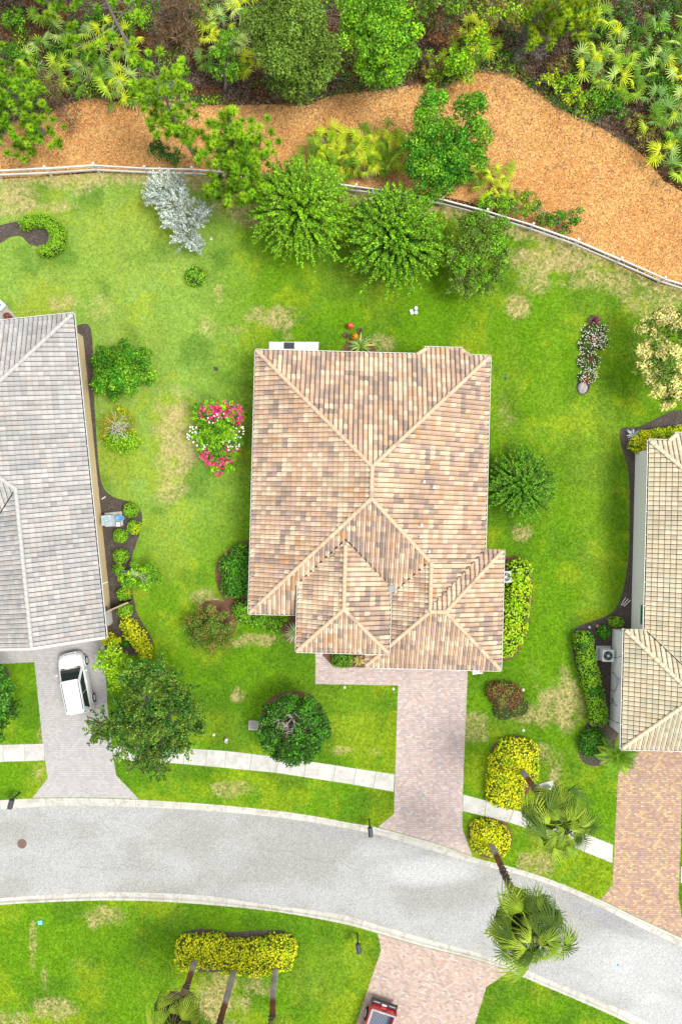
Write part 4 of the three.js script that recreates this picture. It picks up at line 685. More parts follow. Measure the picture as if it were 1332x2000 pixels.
// where in its thicket a plant stands: row from the back, place from the left
function inRows(list, rows) { const out = new Map(), s = list.map((p, k) => [p, k]).sort((a, b) => a[0][1] - b[0][1]), per = Math.ceil(s.length / rows); for (let i = 0; i < rows; i++) s.slice(i * per, (i + 1) * per).sort((a, b) => a[0][0] - b[0][0]).forEach(([, k], j) => out.set(k, [ORD[j], rows === 1 ? '' : i === 0 ? 'back' : i === rows - 1 ? 'front' : ORD[i]])); return out; }
function palmetto([px, py], label, group, kind = 'palmetto', s = 1, h = .5) {
  const r = rng(Math.round(px * 7 + py * 13)), p = P(px, py, h); p.y = 0; const t = thing('saw_palmetto', label, 'palmetto', p, 0, group), n = 6 + Math.floor(r() * 3), a0 = r() * 6, mk = Math.floor(r() * 6);
  const st = new MB(); st.tube([V3(0, 0, 0), V3(.05, h, .02)], [.11, .08], 6, barks.brown); st.build('stem', barkMat, t);
  for (let k = 0; k < n; k++) { const dead = r() < .07; frond(t, fans.palmetto[Math.floor(r() * 4)], (dead ? fanMat.dead : fanMat[kind])[dead ? k % 4 : r() < .55 ? mk % fanMat[kind].length : Math.floor(r() * fanMat[kind].length)], [(r() - .5) * .4, h * (.7 + .5 * r()), (r() - .5) * .4], a0 + k * 2.39996 + (r() - .5), (dead ? -.1 : k < 2 ? 1.15 : .1 + .9 * r()), (r() - .5) * 1.3, s * (.8 + .5 * r())); }
  return t;
}
function fanPalm(label, [bx, by], h, o = {}) {
  const r = rng(bx * 5 + by), base = P(bx, by), lean = o.lean || [0, 0], t = thing('fan_palm', label, 'palm tree', base, 0), ax = (u) => V3(lean[0] * u * u, h * u, lean[1] * u * u), mb = new MB();
  const rings = 26; mb.tube(Array.from({ length: rings + 1 }, (_, k) => ax(k / rings)), Array.from({ length: rings + 1 }, (_, k) => .2 - .05 * k / rings + (k < 2 ? .05 : 0) + .008 * ((k * 7) % 3)), 10, (u) => { const j = .82 + .36 * r(); return (u < (o.bare || .3) ? [.30, .28, .25] : u < (o.bare || .3) + .14 ? [.17, .075, .04] : [.10, .075, .055]).map((c) => c * j); });
  mb.build('trunk', barkMat, t, true);
  const boots = new MB(); for (let k = 0, u = (o.bare || .3) + .13; u < .97; k++, u += .0036) { const a = k * 2.39996, p = ax(u), d = V3(Math.cos(a), .9, Math.sin(a)).normalize(), q = p.clone().add(V3(Math.cos(a) * .125, 0, Math.sin(a) * .125)), e = q.clone().addScaledVector(d, .17), c = r() < .45 ? [.30, .285, .26] : [.13, .10, .075]; boots.bar(q, e, .075, .03, c.map((v) => v * (.75 + .5 * r()))); }
  boots.build('boot', barkMat, t);
  const top = ax(1), s0 = (o.s || 1) * 1.16, n = o.n || 84;
  for (let k = 0; k < n; k++) { const u = k / n, el = mix(1.25, -.75, Math.pow(u, .85)) + (r() - .5) * .7; frond(t, fans.palm[Math.min(3, Math.floor(u * 3 + r() * 1.2))], fanMat.palm[Math.floor(r() * 6)], top.clone().add(V3(0, -.35 * u, 0)), k * 2.39996 + (r() - .5) * .4, el, (r() - .5) * (u < .3 ? 1 : 2.2), s0 * (.7 + .6 * r()) * (u < .25 ? .72 : 1)); }
  for (let k = 0; k < (o.skirt || 24); k++) frond(t, fans.palm[3], fanMat.dead[Math.floor(r() * 4)], top.clone().add(V3(0, -.5 - .5 * r(), 0)), k * 2.39996 + r(), -.45 - .85 * r(), (r() - .5) * 1.8, .8 + .35 * r());
  const st = new MB(); for (let k = 0; k < 5; k++) { const a = k * 2.4, p = top.clone(), e = top.clone().add(V3(Math.cos(a) * 1.5, -.2 - r() * .8, Math.sin(a) * 1.5)), m = p.clone().lerp(e, .5).add(V3(0, .6, 0)); const pts = bez(p, m, e, 6); st.tube(pts, taper(.014, .005), 4, [.3, .22, .11], false); } st.build('flower_stalk', barkMat, t);
  return t;
}
// a rosette of strap leaves (bromeliad, flax, agave)
function rosette(name, label, category, [px, py], n, L, W, cols, o = {}) {
  const p = P(px, py, .2), r = rng(Math.round(px + py)), t = thing(name, label, category, [p.x, 0, p.z]), mats = cols.map((c) => new THREE.MeshStandardMaterial({ color: new THREE.Color().setRGB(...c), roughness: .5 }));
  const geos = [0, 1, 2].map((k) => { const mb = new MB(), q = 7; let last = null; for (let i = 0; i <= q; i++) { const u = i / q, w = W * (i === q ? .04 : Math.sin(Math.PI * (.22 + .74 * u))), z = L * u * (.9 + .1 * k), y = L * ((.75 + .12 * k) * u - (.75 + .1 * k) * u * u * (o.arch || 1)), a = mb.v(-w, y + w * .25, z), b = mb.v(0, y, z), c = mb.v(w, y + w * .25, z); if (last) { mb.q(last[0], last[1], b, a); mb.q(last[1], last[2], c, b); } last = [a, b, c]; } return mb.geometry(); });
  for (let k = 0; k < n; k++) { const m = mesh('leaf', geos[k % 3], mats[Math.floor(r() * mats.length)], t, [0, .05, 0]); m.rotation.set(-(r() * .7) * (1 - k / n), k * 2.39996, 0, 'YXZ'); m.scale.setScalar(.75 + .4 * r()); }
  if (o.extra) o.extra(t, r); return t;
}
// blossoms over an ellipsoid: little five-petal cups merged into one part
function blossoms(t, spots, r, size, cols, name = 'flowers') {
  const mb = new MB(t.position.x, 0, t.position.z);
  for (const [p, n] of spots) { const c = pickc(cols, r, .12, 1); for (let k = 0; k < 4; k++) { const a = k * 1.57 + r(), d = V3(Math.cos(a), .25, Math.sin(a)); leaf(mb, p.x, p.y, p.z, n, d, size * (.7 + .5 * r()), size * .34, c); } }
  return mb.build(name, leafMat, t);
}
const HUE = { mid: 'mid green', deep: 'deep green', bright: 'bright green', bronze: 'bronze green', chartreuse: 'yellow-green', dark: 'dark green' }, NUM = ['one', 'two', 'three', 'four', 'five', 'six', 'seven', 'eight', 'nine', 'ten', 'eleven', 'twelve', 'thirteen', 'fourteen', 'fifteen', 'sixteen', 'seventeen', 'eighteen', 'nineteen', 'twenty'];
// ---------- trees behind and along the fence ----------
spray('round_shrub_tree', 'big bright green vase-shaped tree with radiating sprays, left one of the pair along the fence', 'tree', [592, 440], [588, 405], 102, 4.6, { pal: 'mid', tips: 'bright', n: 520, leaves: 105, size: .125 });
spray('round_shrub_tree', 'big green vase-shaped tree with radiating sprays, right one of the pair along the fence', 'tree', [768, 490], [774, 460], 100, 4.4, { pal: 'deep', tips: 'bright', n: 520, leaves: 105, seed: 77, size: .125 });
spray('round_shrub_tree', 'dark green feathery round shrub close to the east eaves of the middle house', 'shrub', [1008, 952], [1018, 946], 68, 2.5, { pal: 'deep', tips: 'mid', n: 360, leaves: 80, size: .11, width: .09 });
broad('olive_tree', 'loose olive green tree with thin foliage right of the two vase-shaped trees', 'tree', [905, 520], [[925, 455, 44, 2.8], [900, 500, 42, 2.5], [955, 495, 46, 2.6], [905, 550, 36, 2.0], [950, 545, 32, 1.9], [975, 450, 26, 2.3]], { pal: 'olive', pal2: 'mid', dens: 95, subs: 20, size: .13, spike: .6 });
broad('silver_shrub', 'silver grey leaved bush on the back lawn beside the rail fence', 'shrub', [345, 425], [[318, 372, 34, 1.8], [350, 362, 22, 1.9], [300, 385, 20, 1.6], [345, 402, 40, 2.1], [372, 428, 36, 2.0], [398, 415, 18, 1.5], [365, 462, 28, 1.6], [380, 478, 16, 1.3], [340, 430, 24, 1.7]], { pal: 'silver', dens: 105, bark: 'brown', size: .12, trunk: .07, spike: 1, subs: 24, ratio: .24, dir: [-.2, -.2] });
pine('bright green pine with a thin leaning grey trunk, between the trail and the fence', [384, 318], 9.6, 1.3, { limbs: 40, prof: (u) => .8 + .15 * Math.sin(u * 21), from: 3.4, lean: [-.5, -.2], tufts: 4.5 });
pine('tall dense pine with clumped tufts, right beside the thin leaning pine', [490, 388], 8.4, 2.1, { limbs: 60, from: 2.4, pal: 'lime', pal2: 'bright', tufts: 4.2, bark: 'brown', lean: [-.1, .1], prof: (u) => .95 * Math.sin(Math.PI * (.25 + .6 * u)) * (.75 + .35 * Math.sin(u * 37)) });
pine('bright green pine hanging over the trail at the left edge of the photograph', [88, 262], 8.4, 2.5, { limbs: 50, from: 2.0, pal: 'lime', pal2: 'bright', tufts: 4.6, lean: [-.6, .4] });
pine('open pine with long bare grey limbs at the top left, over the palmettos', [270, 130], 9.5, 2.9, { limbs: 20, from: 4, pal: 'lime', pal2: 'bright', tufts: 2.6, bark: 'gray', limb: .03 });
pine('pine at the very top left corner above the palmettos', [110, 25], 8.5, 2.4, { limbs: 46, from: 3, pal: 'lime', pal2: 'bright', tufts: 4.6 });
pine('small yellow-green feathery pine at the top edge, right of the grey dead brush', [1065, 90], 6.2, 2.2, { limbs: 34, from: 2.2, pal: 'chartreuse', tufts: 4.5, size: .34 });
broad('oak_tree', 'large olive green oak overhanging the trail from behind, left of the bright green tree', 'tree', [585, 190], [[540, 60, 44, 5.6], [590, 40, 48, 6], [620, 90, 48, 5.6], [560, 110, 54, 5.4], [610, 140, 46, 4.8], [570, 165, 40, 4.0], [520, 95, 36, 5], [640, 130, 30, 4.6], [500, 50, 34, 5.4], [550, 10, 40, 6]], { pal: 'olive', dens: 66, subs: 18, size: .14, spike: .35 });
broad('oak_tree', 'large bright green tree behind the trail, right of the olive green oak', 'tree', [755, 170], [[700, 25, 46, 5.8], [755, 20, 46, 6], [790, 60, 40, 5.4], [735, 70, 50, 5.8], [690, 75, 40, 5], [760, 115, 50, 4.8], [720, 130, 36, 4.2], [800, 100, 28, 4.4], [745, 150, 30, 3.6]], { pal: 'mid', pal2: 'bright', dens: 70, subs: 17, size: .15 });
broad('oak_tree', 'dark green tree standing across the wood chip trail in the middle, in two upright masses', 'tree', [868, 372], [[848, 192, 32, 4.6], [838, 235, 40, 4.6], [920, 212, 38, 4.8], [925, 265, 42, 4.6], [875, 260, 34, 4.2], [825, 290, 40, 3.6], [832, 335, 48, 3.2], [885, 310, 46, 3.8], [920, 312, 36, 3.4], [862, 358, 40, 2.4], [850, 300, 40, 3.6], [900, 340, 34, 2.6]], { pal: 'deep', pal2: 'mid', p2: .45, dens: 70, subs: 17, size: .15 });
broad('leafy_tree', 'small light green tree among the palmettos left of the olive green oak', 'tree', [440, 175], [[435, 110, 26, 2.6], [462, 140, 26, 2.2], [448, 75, 22, 2.8], [425, 140, 18, 2]], { pal: 'mid', dens: 70, size: .15 });
broad('leafy_tree', 'light green bushy sapling beyond the trail, right of the bright green tree', 'tree', [905, 150], [[895, 115, 30, 2.4], [930, 95, 28, 2.6], [875, 135, 22, 1.8], [940, 65, 26, 2.6], [915, 140, 24, 1.8]], { pal: 'bright', pal2: 'chartreuse', dens: 62, size: .15 });
broad('leafy_bush', 'dull olive yellow bush at the top edge beside the sapling', 'shrub', [985, 60], [[975, 35, 32, 3.2], [1010, 20, 34, 3.4], [960, 10, 24, 3.2], [1000, 55, 22, 2.4]], { pal: 'bronze', pal2: 'lime', dens: 48, size: .13 });
broad('dead_brush', 'ash grey leafless brush at the top, between the olive yellow bush and the trail', 'shrub', [1035, 108], [[1030, 82, 32, 1.3], [1045, 105, 26, 1.0], [1020, 112, 20, .8]], { pal: 'ash', dens: 34, size: .26, ratio: .06, trunk: .05 });
broad('dead_brush', 'brown leafless brush at the top between the bare limbed pine and the oak', 'shrub', [352, 75], [[340, 40, 44, 1.8], [365, 80, 40, 1.6], [320, 90, 34, 1.4], [380, 30, 30, 1.8]], { pal: 'dead', dens: 28, size: .34, ratio: .05, trunk: .05 });
broad('dead_brush', 'drooping grey brown dead brush over the left end of the trail', 'shrub', [122, 215], [[105, 190, 32, 1.6], [130, 220, 26, 1.2], [95, 155, 28, 1.8], [145, 245, 16, .7]], { pal: 'dead', dens: 26, size: .36, ratio: .05, trunk: .04 });
broad('dead_brush', 'reddish brown dry brush at the top edge, right of the bright green tree', 'shrub', [862, 62], [[850, 40, 32, 1.6], [880, 70, 28, 1.2], [850, 85, 22, 1], [905, 25, 26, 1.6]], { pal: 'rust', pal2: 'dead', p2: .6, dens: 30, size: .3, ratio: .07, trunk: .05 });
broad('leafy_tree', 'olive leafy tree at the top edge above the rusty dry brush', 'tree', [860, 25], [[850, -5, 34, 3], [885, 5, 30, 2.8], [830, 15, 22, 2.4]], { pal: 'olive', pal2: 'mid', dens: 60, spike: .4 });
broad('leafy_bush', 'low yellowish bush at the trail edge below the rusty dry brush', 'shrub', [850, 135], [[840, 118, 20, 1], [862, 132, 20, .9], [850, 150, 18, .7], [835, 140, 16, .7]], { pal: 'bronze', pal2: 'bright', dens: 62, size: .13, spike: .4 });
broad('leafy_bush', 'dark bush at the top edge right of the feathery yellow-green pine', 'shrub', [1120, 35], [[1120, 10, 26, 1.6], [1135, 30, 22, 1.3], [1105, 45, 20, 1.2]], { pal: 'deep', pal2: 'olive', dens: 70, size: .14, spike: .4 });
broad('leafy_bush', 'green vine-covered brush at the top edge left of the small light green tree', 'shrub', [385, 40], [[395, 15, 24, 1.8], [375, 5, 22, 1.8], [390, 50, 18, 1.2]], { pal: 'bronze', pal2: 'mid', dens: 50, size: .12, spike: .5 });
broad('leafy_bush', 'dark leaved bush at the foot of the thin leaning pine', 'shrub', [312, 305], [[305, 290, 22, .9], [325, 300, 18, .8], [345, 310, 20, .9]], { pal: 'dark', dens: 70, size: .15 });
broad('leafy_bush', 'green bush poking into the trail near the fence, right of the fan-leaved palmettos', 'shrub', [1085, 440], [[1060, 428, 20, .9], [1088, 430, 24, 1.1], [1112, 428, 22, 1], [1100, 452, 16, .7], [1130, 412, 9, .8], [1045, 405, 16, .7]], { pal: 'deep', pal2: 'mid', dens: 75, size: .13 });
broad('leafy_bush', 'bright green low bush by the fence below the fan-leaved palmettos', 'shrub', [1000, 410], [[985, 398, 24, .8], [1015, 405, 24, .8], [960, 392, 22, .8], [1030, 388, 18, .7], [940, 405, 20, .7]], { pal: 'mid', pal2: 'lime', dens: 62, size: .14 });
for (const [k, [x, y, p]] of [[1150, 195, 'mid'], [1105, 170, 'bright'], [1200, 215, 'deep'], [1240, 245, 'bronze'], [1075, 160, 'chartreuse'], [1290, 60, 'mid'], [1225, 60, 'deep'], [1120, 195, 'chartreuse'], [1185, 60, 'deep'], [1265, 275, 'bronze'], [1215, 25, 'dark'], [1300, 15, 'dark'], [1130, 20, 'deep'], [1310, 185, 'mid'], [1280, 155, 'deep'], [1090, 135, 'bronze'], [1300, 210, 'mid'], [1195, 185, 'mid'], [1250, 120, 'deep'], [1320, 270, 'mid']].sort((a, b) => a[0] - b[0]).entries())
  broad('leafy_bush', HUE[p] + ' leafy bush, number ' + NUM[k] + ' from the left in the top right thicket', 'shrub', [x, y + 6], [[x - 14, y, 16, .7], [x + 12, y + 6, 15, .6], [x + 4, y - 12, 15, .8]], { pal: p, dens: 60, size: .13, trunk: .04, group: 'leafy bushes under the palmettos at the top right' });
for (const [k, [x, y, p]] of [[30, 190, 'mid'], [180, 110, 'deep'], [275, 190, 'mid'], [270, 40, 'bright'], [30, 40, 'mid'], [75, 150, 'dark'], [190, 40, 'deep'], [145, 60, 'dark'], [240, 60, 'dark'], [20, 110, 'deep'], [120, 105, 'dark']].sort((a, b) => a[0] - b[0]).entries())
  broad('leafy_bush', HUE[p] + ' leafy bush, number ' + NUM[k] + ' from the left in the top left thicket', 'shrub', [x, y + 6], [[x - 14, y, 17, .7], [x + 12, y + 6, 16, .6], [x + 4, y - 12, 16, .8]], { pal: p, dens: 60, size: .13, trunk: .04, group: 'leafy bushes under the pines at the top left' });
const PM = (list, rows, where, group, kind, s, h) => { const at = inRows(list, rows); list.forEach((p, k) => palmetto(p, (kind === 'yellow' ? 'yellow ' : '') + 'saw palmetto, ' + at.get(k)[0] + ' from the left in ' + (at.get(k)[1] ? 'the ' + at.get(k)[1] + ' row of ' : '') + where, group, kind, s, h)); };
PM([[85, 95], [115, 60], [60, 125], [130, 130], [150, 165], [110, 160], [95, 35], [200, 140], [225, 182], [240, 115], [215, 85], [248, 172], [160, 72], [255, 80], [140, 100], [182, 112], [235, 150], [205, 60], [160, 135], [215, 160]], 3, 'the top left thicket', 'saw palmettos at the top left', 'palmetto', .92, .8);
PM([[410, 75], [440, 100], [398, 115], [455, 32], [475, 12], [485, 130], [425, 50], [405, 40], [470, 90]], 1, 'the clump left of the oak', 'saw palmettos left of the oak', 'palmetto', .9, .9);
PM([[900, 75], [922, 58], [940, 92], [960, 100], [880, 110], [915, 120]], 1, 'the clump by the sapling', 'saw palmettos behind the sapling', 'yellow', .75, .6);
PM([[1150, 60], [1178, 40], [1160, 100], [1195, 85], [1140, 125], [1165, 150], [1200, 160], [1215, 130], [1250, 85], [1290, 120], [1258, 145], [1318, 90], [1240, 175], [1275, 195], [1325, 195], [1290, 232], [1315, 255], [1295, 305], [1318, 340], [1265, 240], [1280, 45], [1325, 145], [1190, 118], [1345, 290], [1335, 40]], 4, 'the top right thicket', 'saw palmettos at the top right', 'palmetto', .92, .8);
PM([[628, 272], [660, 290], [690, 275], [720, 290], [755, 285], [612, 300], [645, 280], [672, 300], [688, 318], [722, 318], [738, 275], [760, 318], [778, 290], [705, 268], [660, 325], [640, 310], [675, 325], [710, 330], [745, 322], [768, 305], [618, 285], [700, 300], [735, 300], [655, 270], [770, 270]], 3, 'the fence clump', 'yellow-green saw palmettos by the fence', 'yellow', .82, .9);
PM([[930, 360], [960, 345], [975, 375], [950, 390], [1000, 385], [940, 330], [985, 345], [920, 345]], 1, 'the clump by the dark tree', 'saw palmettos right of the dark tree', 'yellow', .72, .6);
{ // leaf litter, twigs and low weeds on the floor of the thicket
  const r = rng(99), mb = new MB(), lim = [...TRAIL.slice(0, Math.floor(TRAIL.length / 2))], yb = (x) => { let i = 0; while (i + 2 < lim.length && lim[i + 1][0] < x) i++; const [a, b] = lim[i], [c, d] = lim[i + 1]; return b + (d - b) * (x - a) / (c - a); };
  for (let k = 0; k < 150000; k++) {
    const x = -160 + r() * 1660, y = yb(x) + 18 - Math.pow(r(), 1.1) * 420; if (y > yb(x) + 12 * (vn(x / 9, y / 9) - .2)) continue;
    const p = P(x, y), w = vn(x / 30, y / 30), u = r();
    if (u < .35) { const a = r() * 6.28, L = .12 + .5 * r() * r(), c = pickc(w > .55 ? PAL.dead : PAL.ash, r, .3), h = .02 + .3 * r() * r(); leaf(mb, p.x, h, p.z, V3((r() - .5) * .4, 1, (r() - .5) * .4).normalize(), V3(Math.cos(a), (r() - .3) * .5, Math.sin(a)), L, .012, c); }
    else { const g0 = vn(x / 42 + 50, y / 42) + .22 * (vn(x / 9, y / 9) - .5), gr = g0 > .5, c = pickc(gr ? (g0 > .72 ? PAL.bright : w > .5 ? PAL.olive : PAL.deep) : w > .6 ? PAL.rust : g0 > .44 ? PAL.bronze : PAL.dead, r, .3); leaf(mb, p.x, .02 + (gr ? .6 * (g0 - .35) * 2 : .14) * r(), p.z, rdir(r, .9), rdir(r), .09 + .12 * r(), .035, c); }
  }
  for (let k = 0; k < 2600; k++) { const x = -40 + r() * 1412, y = yb(x) + Math.pow(r(), 2.2) * 150; if (!inside(TRAIL, x, y)) continue; const p = P(x, y), a = r() * 6.28, tw = r() < .3; leaf(mb, p.x, .03, p.z, V3((r() - .5) * .3, 1, (r() - .5) * .3).normalize(), V3(Math.cos(a), 0, Math.sin(a)), tw ? .2 + .5 * r() : .09 + .1 * r(), tw ? .012 : .035, pickc(r() < .25 ? PAL.ash : r() < .3 ? PAL.bronze : PAL.dead, r, .3)); }
  tag(mb.build('undergrowth', leafMat), 'brown leaf litter, twigs and weeds on the floor of the thicket behind the trail', 'undergrowth', null, 'stuff');
}
// ---------- the yards ----------
mound('curved_hedge', 'clipped bright green hedge bent like a hook on the back lawn at the left edge', 'hedge', [[52, 432, 17, 13, .9, -25], [78, 428, 20, 13, .9], [103, 440, 19, 14, .9, 40], [113, 461, 14, 17, .9], [106, 479, 17, 13, .9, -35], [88, 489, 16, 11, .9]], { pal: 'clipped', size: .09, dens: 330, rough: .06 });
mound('round_shrub', 'small yellow-green round shrub alone on the back lawn below the silver bush', 'shrub', [[381, 537, 23, 21, .8]], { pal: 'mid', pal2: 'chartreuse', p2: .6, dens: 230, rough: .25, square: 2.2 });
broad('leafy_shrub', 'rounded light green bush beside the dark mulch strip of the left house', 'shrub', [240, 730], [[205, 705, 34, 1.3], [240, 695, 36, 1.5], [278, 705, 30, 1.3], [212, 745, 36, 1.3], [250, 742, 40, 1.6], [285, 735, 26, 1.1], [225, 768, 20, .9]], { pal: 'deep', pal2: 'mid', p2: .5, dens: 80, size: .15, trunk: .06 });
broad('flowering_shrub', 'yellow-orange shrub with bare white twigs and a green lower half', 'shrub', [232, 842], [[212, 828, 20, .8], [238, 815, 22, .9], [205, 848, 16, .7], [258, 832, 16, .7]], { pal: 'amber', pal2: 'chartreuse', dens: 48, size: .12, trunk: .05, bark: 'pale', extra: ({ mb, tr, r }) => { for (const [x, y, w] of [[238, 866, 24], [258, 862, 20], [222, 862, 18]]) { const c = P(x, y, .7), R = w * M_PX; clump(mb, c.x, c.y, c.z, R, R * .8, R, 460, .12, PAL.bright, r, { shell: .6 }); } for (let k = 0; k < 46; k++) { const s = P(222 + r() * 30, 815 + r() * 45, .9), e = s.clone().add(V3((r() - .5) * .9, .35 + .4 * r(), (r() - .5) * .9)); tr.tube(bez(s, s.clone().lerp(e, .5).add(V3((r() - .5) * .2, .1, (r() - .5) * .2)), e, 3), [.028, .024, .018, .012], 4, [.55, .52, .46], false); } } });
{ // pink and white oleander
  const t = broad('oleander_shrub', 'tall oleander in flower, pink at both ends and white in the middle', 'shrub', [425, 858], [[402, 812, 24, 1.6], [440, 805, 26, 1.8], [462, 815, 16, 1.5], [425, 842, 34, 2], [396, 850, 22, 1.6], [455, 850, 22, 1.7], [430, 880, 28, 1.7], [415, 900, 18, 1.3], [440, 905, 16, 1.2], [405, 875, 18, 1.5]], { pal: 'bright', pal2: 'deep', dens: 100, size: .17, ratio: .2, trunk: .06, spike: .7, subs: 18 });
  const r = rng(431), pk = [], wh = [], sp = (L, x, y, a, b, n, h) => { for (let k = 0; k < n; k++) { const u = r() * 6.28, q = Math.sqrt(r()); const p = P(x + Math.cos(u) * q * a, y + Math.sin(u) * q * b, h + r() * .35); L.push([p, V3((r() - .5), 1, (r() - .5)).normalize()]); } };
  sp(pk, 408, 808, 20, 20, 70, 1.95); sp(pk, 440, 800, 22, 18, 80, 2.1); sp(pk, 464, 812, 12, 22, 62, 1.8); sp(pk, 405, 893, 13, 16, 60, 1.7); sp(pk, 432, 900, 22, 16, 65, 1.6); sp(pk, 452, 878, 14, 14, 16, 1.9); sp(pk, 428, 925, 8, 8, 14, 1.3);
  sp(wh, 380, 846, 16, 18, 30, 1.8); sp(wh, 400, 868, 16, 10, 11, 1.9); sp(wh, 428, 830, 30, 26, 13, 2.2); sp(wh, 462, 845, 16, 20, 22, 1.9); sp(wh, 452, 868, 18, 12, 18, 1.9);
  blossoms(t, pk, r, .10, [[.52, .012, .11], [.60, .03, .16], [.42, .008, .08], [.58, .08, .22]], 'pink_flowers'); blossoms(t, wh, r, .085, [[.75, .75, .68], [.7, .7, .6]], 'white_flowers');
}
const balls = [[254, 996, 15, 'topmost of the small clipped balls along the bed, above the blue disc'], [260, 1030, 14, 'clipped yellow-green ball at the outer edge of the bed, right of the blue disc'], [233, 1047, 14, 'clipped ball in the bed just below the pale blue pump tub'], [234, 1087, 15, 'clipped ball in the bed above the small two-part tree'], [240, 1161, 14, 'clipped ball in the bed between the two-part tree and the board fence'], [242, 1193, 15, 'clipped ball in the bed overlapping the low board fence']];
for (const [x, y, w, s] of balls) mound('ball_shrub', s, 'shrub', [[x, y, w, w, .85]], { pal: 'clipped', pal2: 'chartreuse', p2: y === 1030 ? .35 : .66, size: .09, dens: 330, square: 2.3, rough: .08 });
broad('small_tree', 'small two-part tree with pale twigs showing, beside the bed of the left house', 'tree', [270, 1122], [[243, 1120, 20, 1.2], [250, 1138, 18, 1.1], [260, 1108, 14, 1.1], [295, 1112, 20, 1.2], [305, 1130, 18, 1.1], [285, 1140, 14, .9], [232, 1110, 14, .9], [268, 1125, 12, .8]], { pal: 'mid', pal2: 'bright', dens: 130, bark: 'pale', size: .11, trunk: .06, extra: ({ tr, r, fork, top }) => { for (let k = 0; k < 22; k++) { const c = top[Math.floor(r() * top.length)].c, s = P(272, 1120, .9), e = s.clone().lerp(c, .75).add(V3((r() - .5) * .6, .35, (r() - .5) * .5)); tr.tube(bez(s, s.clone().lerp(e, .5).add(V3((r() - .5) * .2, .1, (r() - .5) * .2)), e, 4), taper(.022, .008, 4), 4, [.40, .38, .33], false); } } });
mound('gold_hedge', 'bright yellow hedge in the bed by the left house, beside the lime green tree', 'hedge', [[250, 1222, 18, 14, .8, 20], [262, 1240, 22, 18, .85, 40], [275, 1258, 21, 16, .85, 55], [283, 1275, 13, 14, .8]], { pal: 'gold', dens: 210 });
mound('gold_shrub', 'small patch of yellow shrub at the corner of the left house roof', 'shrub', [[208, 1248, 13, 12, .8], [222, 1255, 13, 11, .8]], { pal: 'gold', dens: 210 });
mound('dark_shrub', 'tiny dark green shrub between the two yellow shrubs of the left house', 'shrub', [[246, 1256, 9, 9, .5]], { pal: 'deep', dens: 260 });
broad('lime_tree', 'lime green young tree beside the white car', 'tree', [232, 1290], [[205, 1282, 18, 2.2], [228, 1272, 24, 2.4], [240, 1295, 24, 2.5], [212, 1305, 22, 2.2], [235, 1320, 24, 2.2], [222, 1338, 18, 1.9], [192, 1300, 10, 1.8], [248, 1325, 16, 2]], { pal: 'lime', pal2: 'bright', dens: 70, size: .15, trunk: .06 });
broad('oak_tree', 'large dark olive green oak spreading over the pavement beside the white car', 'tree', [300, 1395], [[262, 1318, 34, 4.6], [310, 1310, 38, 4.8], [345, 1345, 36, 4.6], [370, 1380, 34, 4.4], [285, 1365, 46, 5.2], [330, 1395, 46, 5.2], [240, 1395, 38, 4.4], [205, 1415, 34, 3.8], [270, 1430, 44, 4.8], [375, 1425, 32, 4], [315, 1450, 44, 4.6], [285, 1485, 34, 3.8], [245, 1455, 34, 4], [350, 1450, 34, 4.2], [190, 1430, 22, 3.4], [312, 1500, 20, 3.4]], { pal: 'dark', pal2: 'olive', p2: .5, dens: 74, subs: 19, size: .14, spike: .75 });
broad('magnolia_tree', 'dark glossy tree cut by the left edge of the photograph, beside the small lawn strip', 'tree', [-20, 1370], [[-15, 1320, 34, 3.2], [0, 1355, 34, 3.4], [5, 1395, 32, 3.2], [-8, 1430, 26, 2.8], [-45, 1375, 50, 3.6], [30, 1375, 12, 2.2]], { pal: 'dark', pal2: 'deep', dens: 75, size: .18 });
broad('olive_shrub', 'loose olive and reddish shrub on the front lawn left of the middle house', 'shrub', [412, 1222], [[385, 1205, 26, 1], [415, 1195, 26, 1.1], [440, 1212, 24, 1], [395, 1235, 26, 1], [428, 1240, 26, 1], [410, 1262, 20, .8], [375, 1222, 20, .8], [412, 1218, 28, 1.2], [380, 1250, 20, .8], [440, 1255, 20, .8]], { pal: 'olive', pal2: 'bronze', p2: .4, dens: 90, size: .12, trunk: .05, bark: 'brown' });
mound('dark_hedge', 'dark green rounded hedge against the west side of the middle house', 'hedge', [[470, 1088, 22, 26, 1.2], [452, 1110, 26, 28, 1.2], [480, 1125, 34, 40, 1.3], [455, 1145, 26, 24, 1.2]], { pal: 'deep', pal2: 'mid', p2: .7, size: .13, dens: 150, rough: .14 });
mound('green_shrub', 'mid green shrub at the front corner of the middle house, nearest the dark hedge', 'shrub', [[472, 1192, 21, 20, .9], [480, 1205, 18, 16, .8]], { pal: 'mid', dens: 170, size: .12, rough: .2, square: 2.4 });
mound('green_shrub', 'mid green wide shrub below the front eaves of the middle house', 'shrub', [[508, 1212, 24, 20, 1], [532, 1218, 22, 19, .9], [552, 1205, 14, 12, .8]], { pal: 'mid', pal2: 'bright', dens: 170, size: .12, rough: .2, square: 2.4 });
rosette('flax_plant', 'pale spiky plant at the entry corner of the middle house', 'plant', [577, 1235], 34, .95, .035, [[.28, .36, .16], [.36, .42, .24], [.18, .28, .08], [.42, .46, .22]]);
mound('box_shrub', 'square clipped green shrub in the small bed of the entry walk', 'shrub', [[668, 1289, 20, 16, .75]], { pal: 'mid', pal2: 'clipped', size: .09, dens: 330, square: 6, rough: .05 });
rosette('croton_plant', 'small yellow and maroon plant beside the square clipped shrub', 'plant', [701, 1290], 26, .5, .04, [[.30, .30, .03], [.20, .06, .05], [.12, .16, .03], [.4, .34, .08]]);
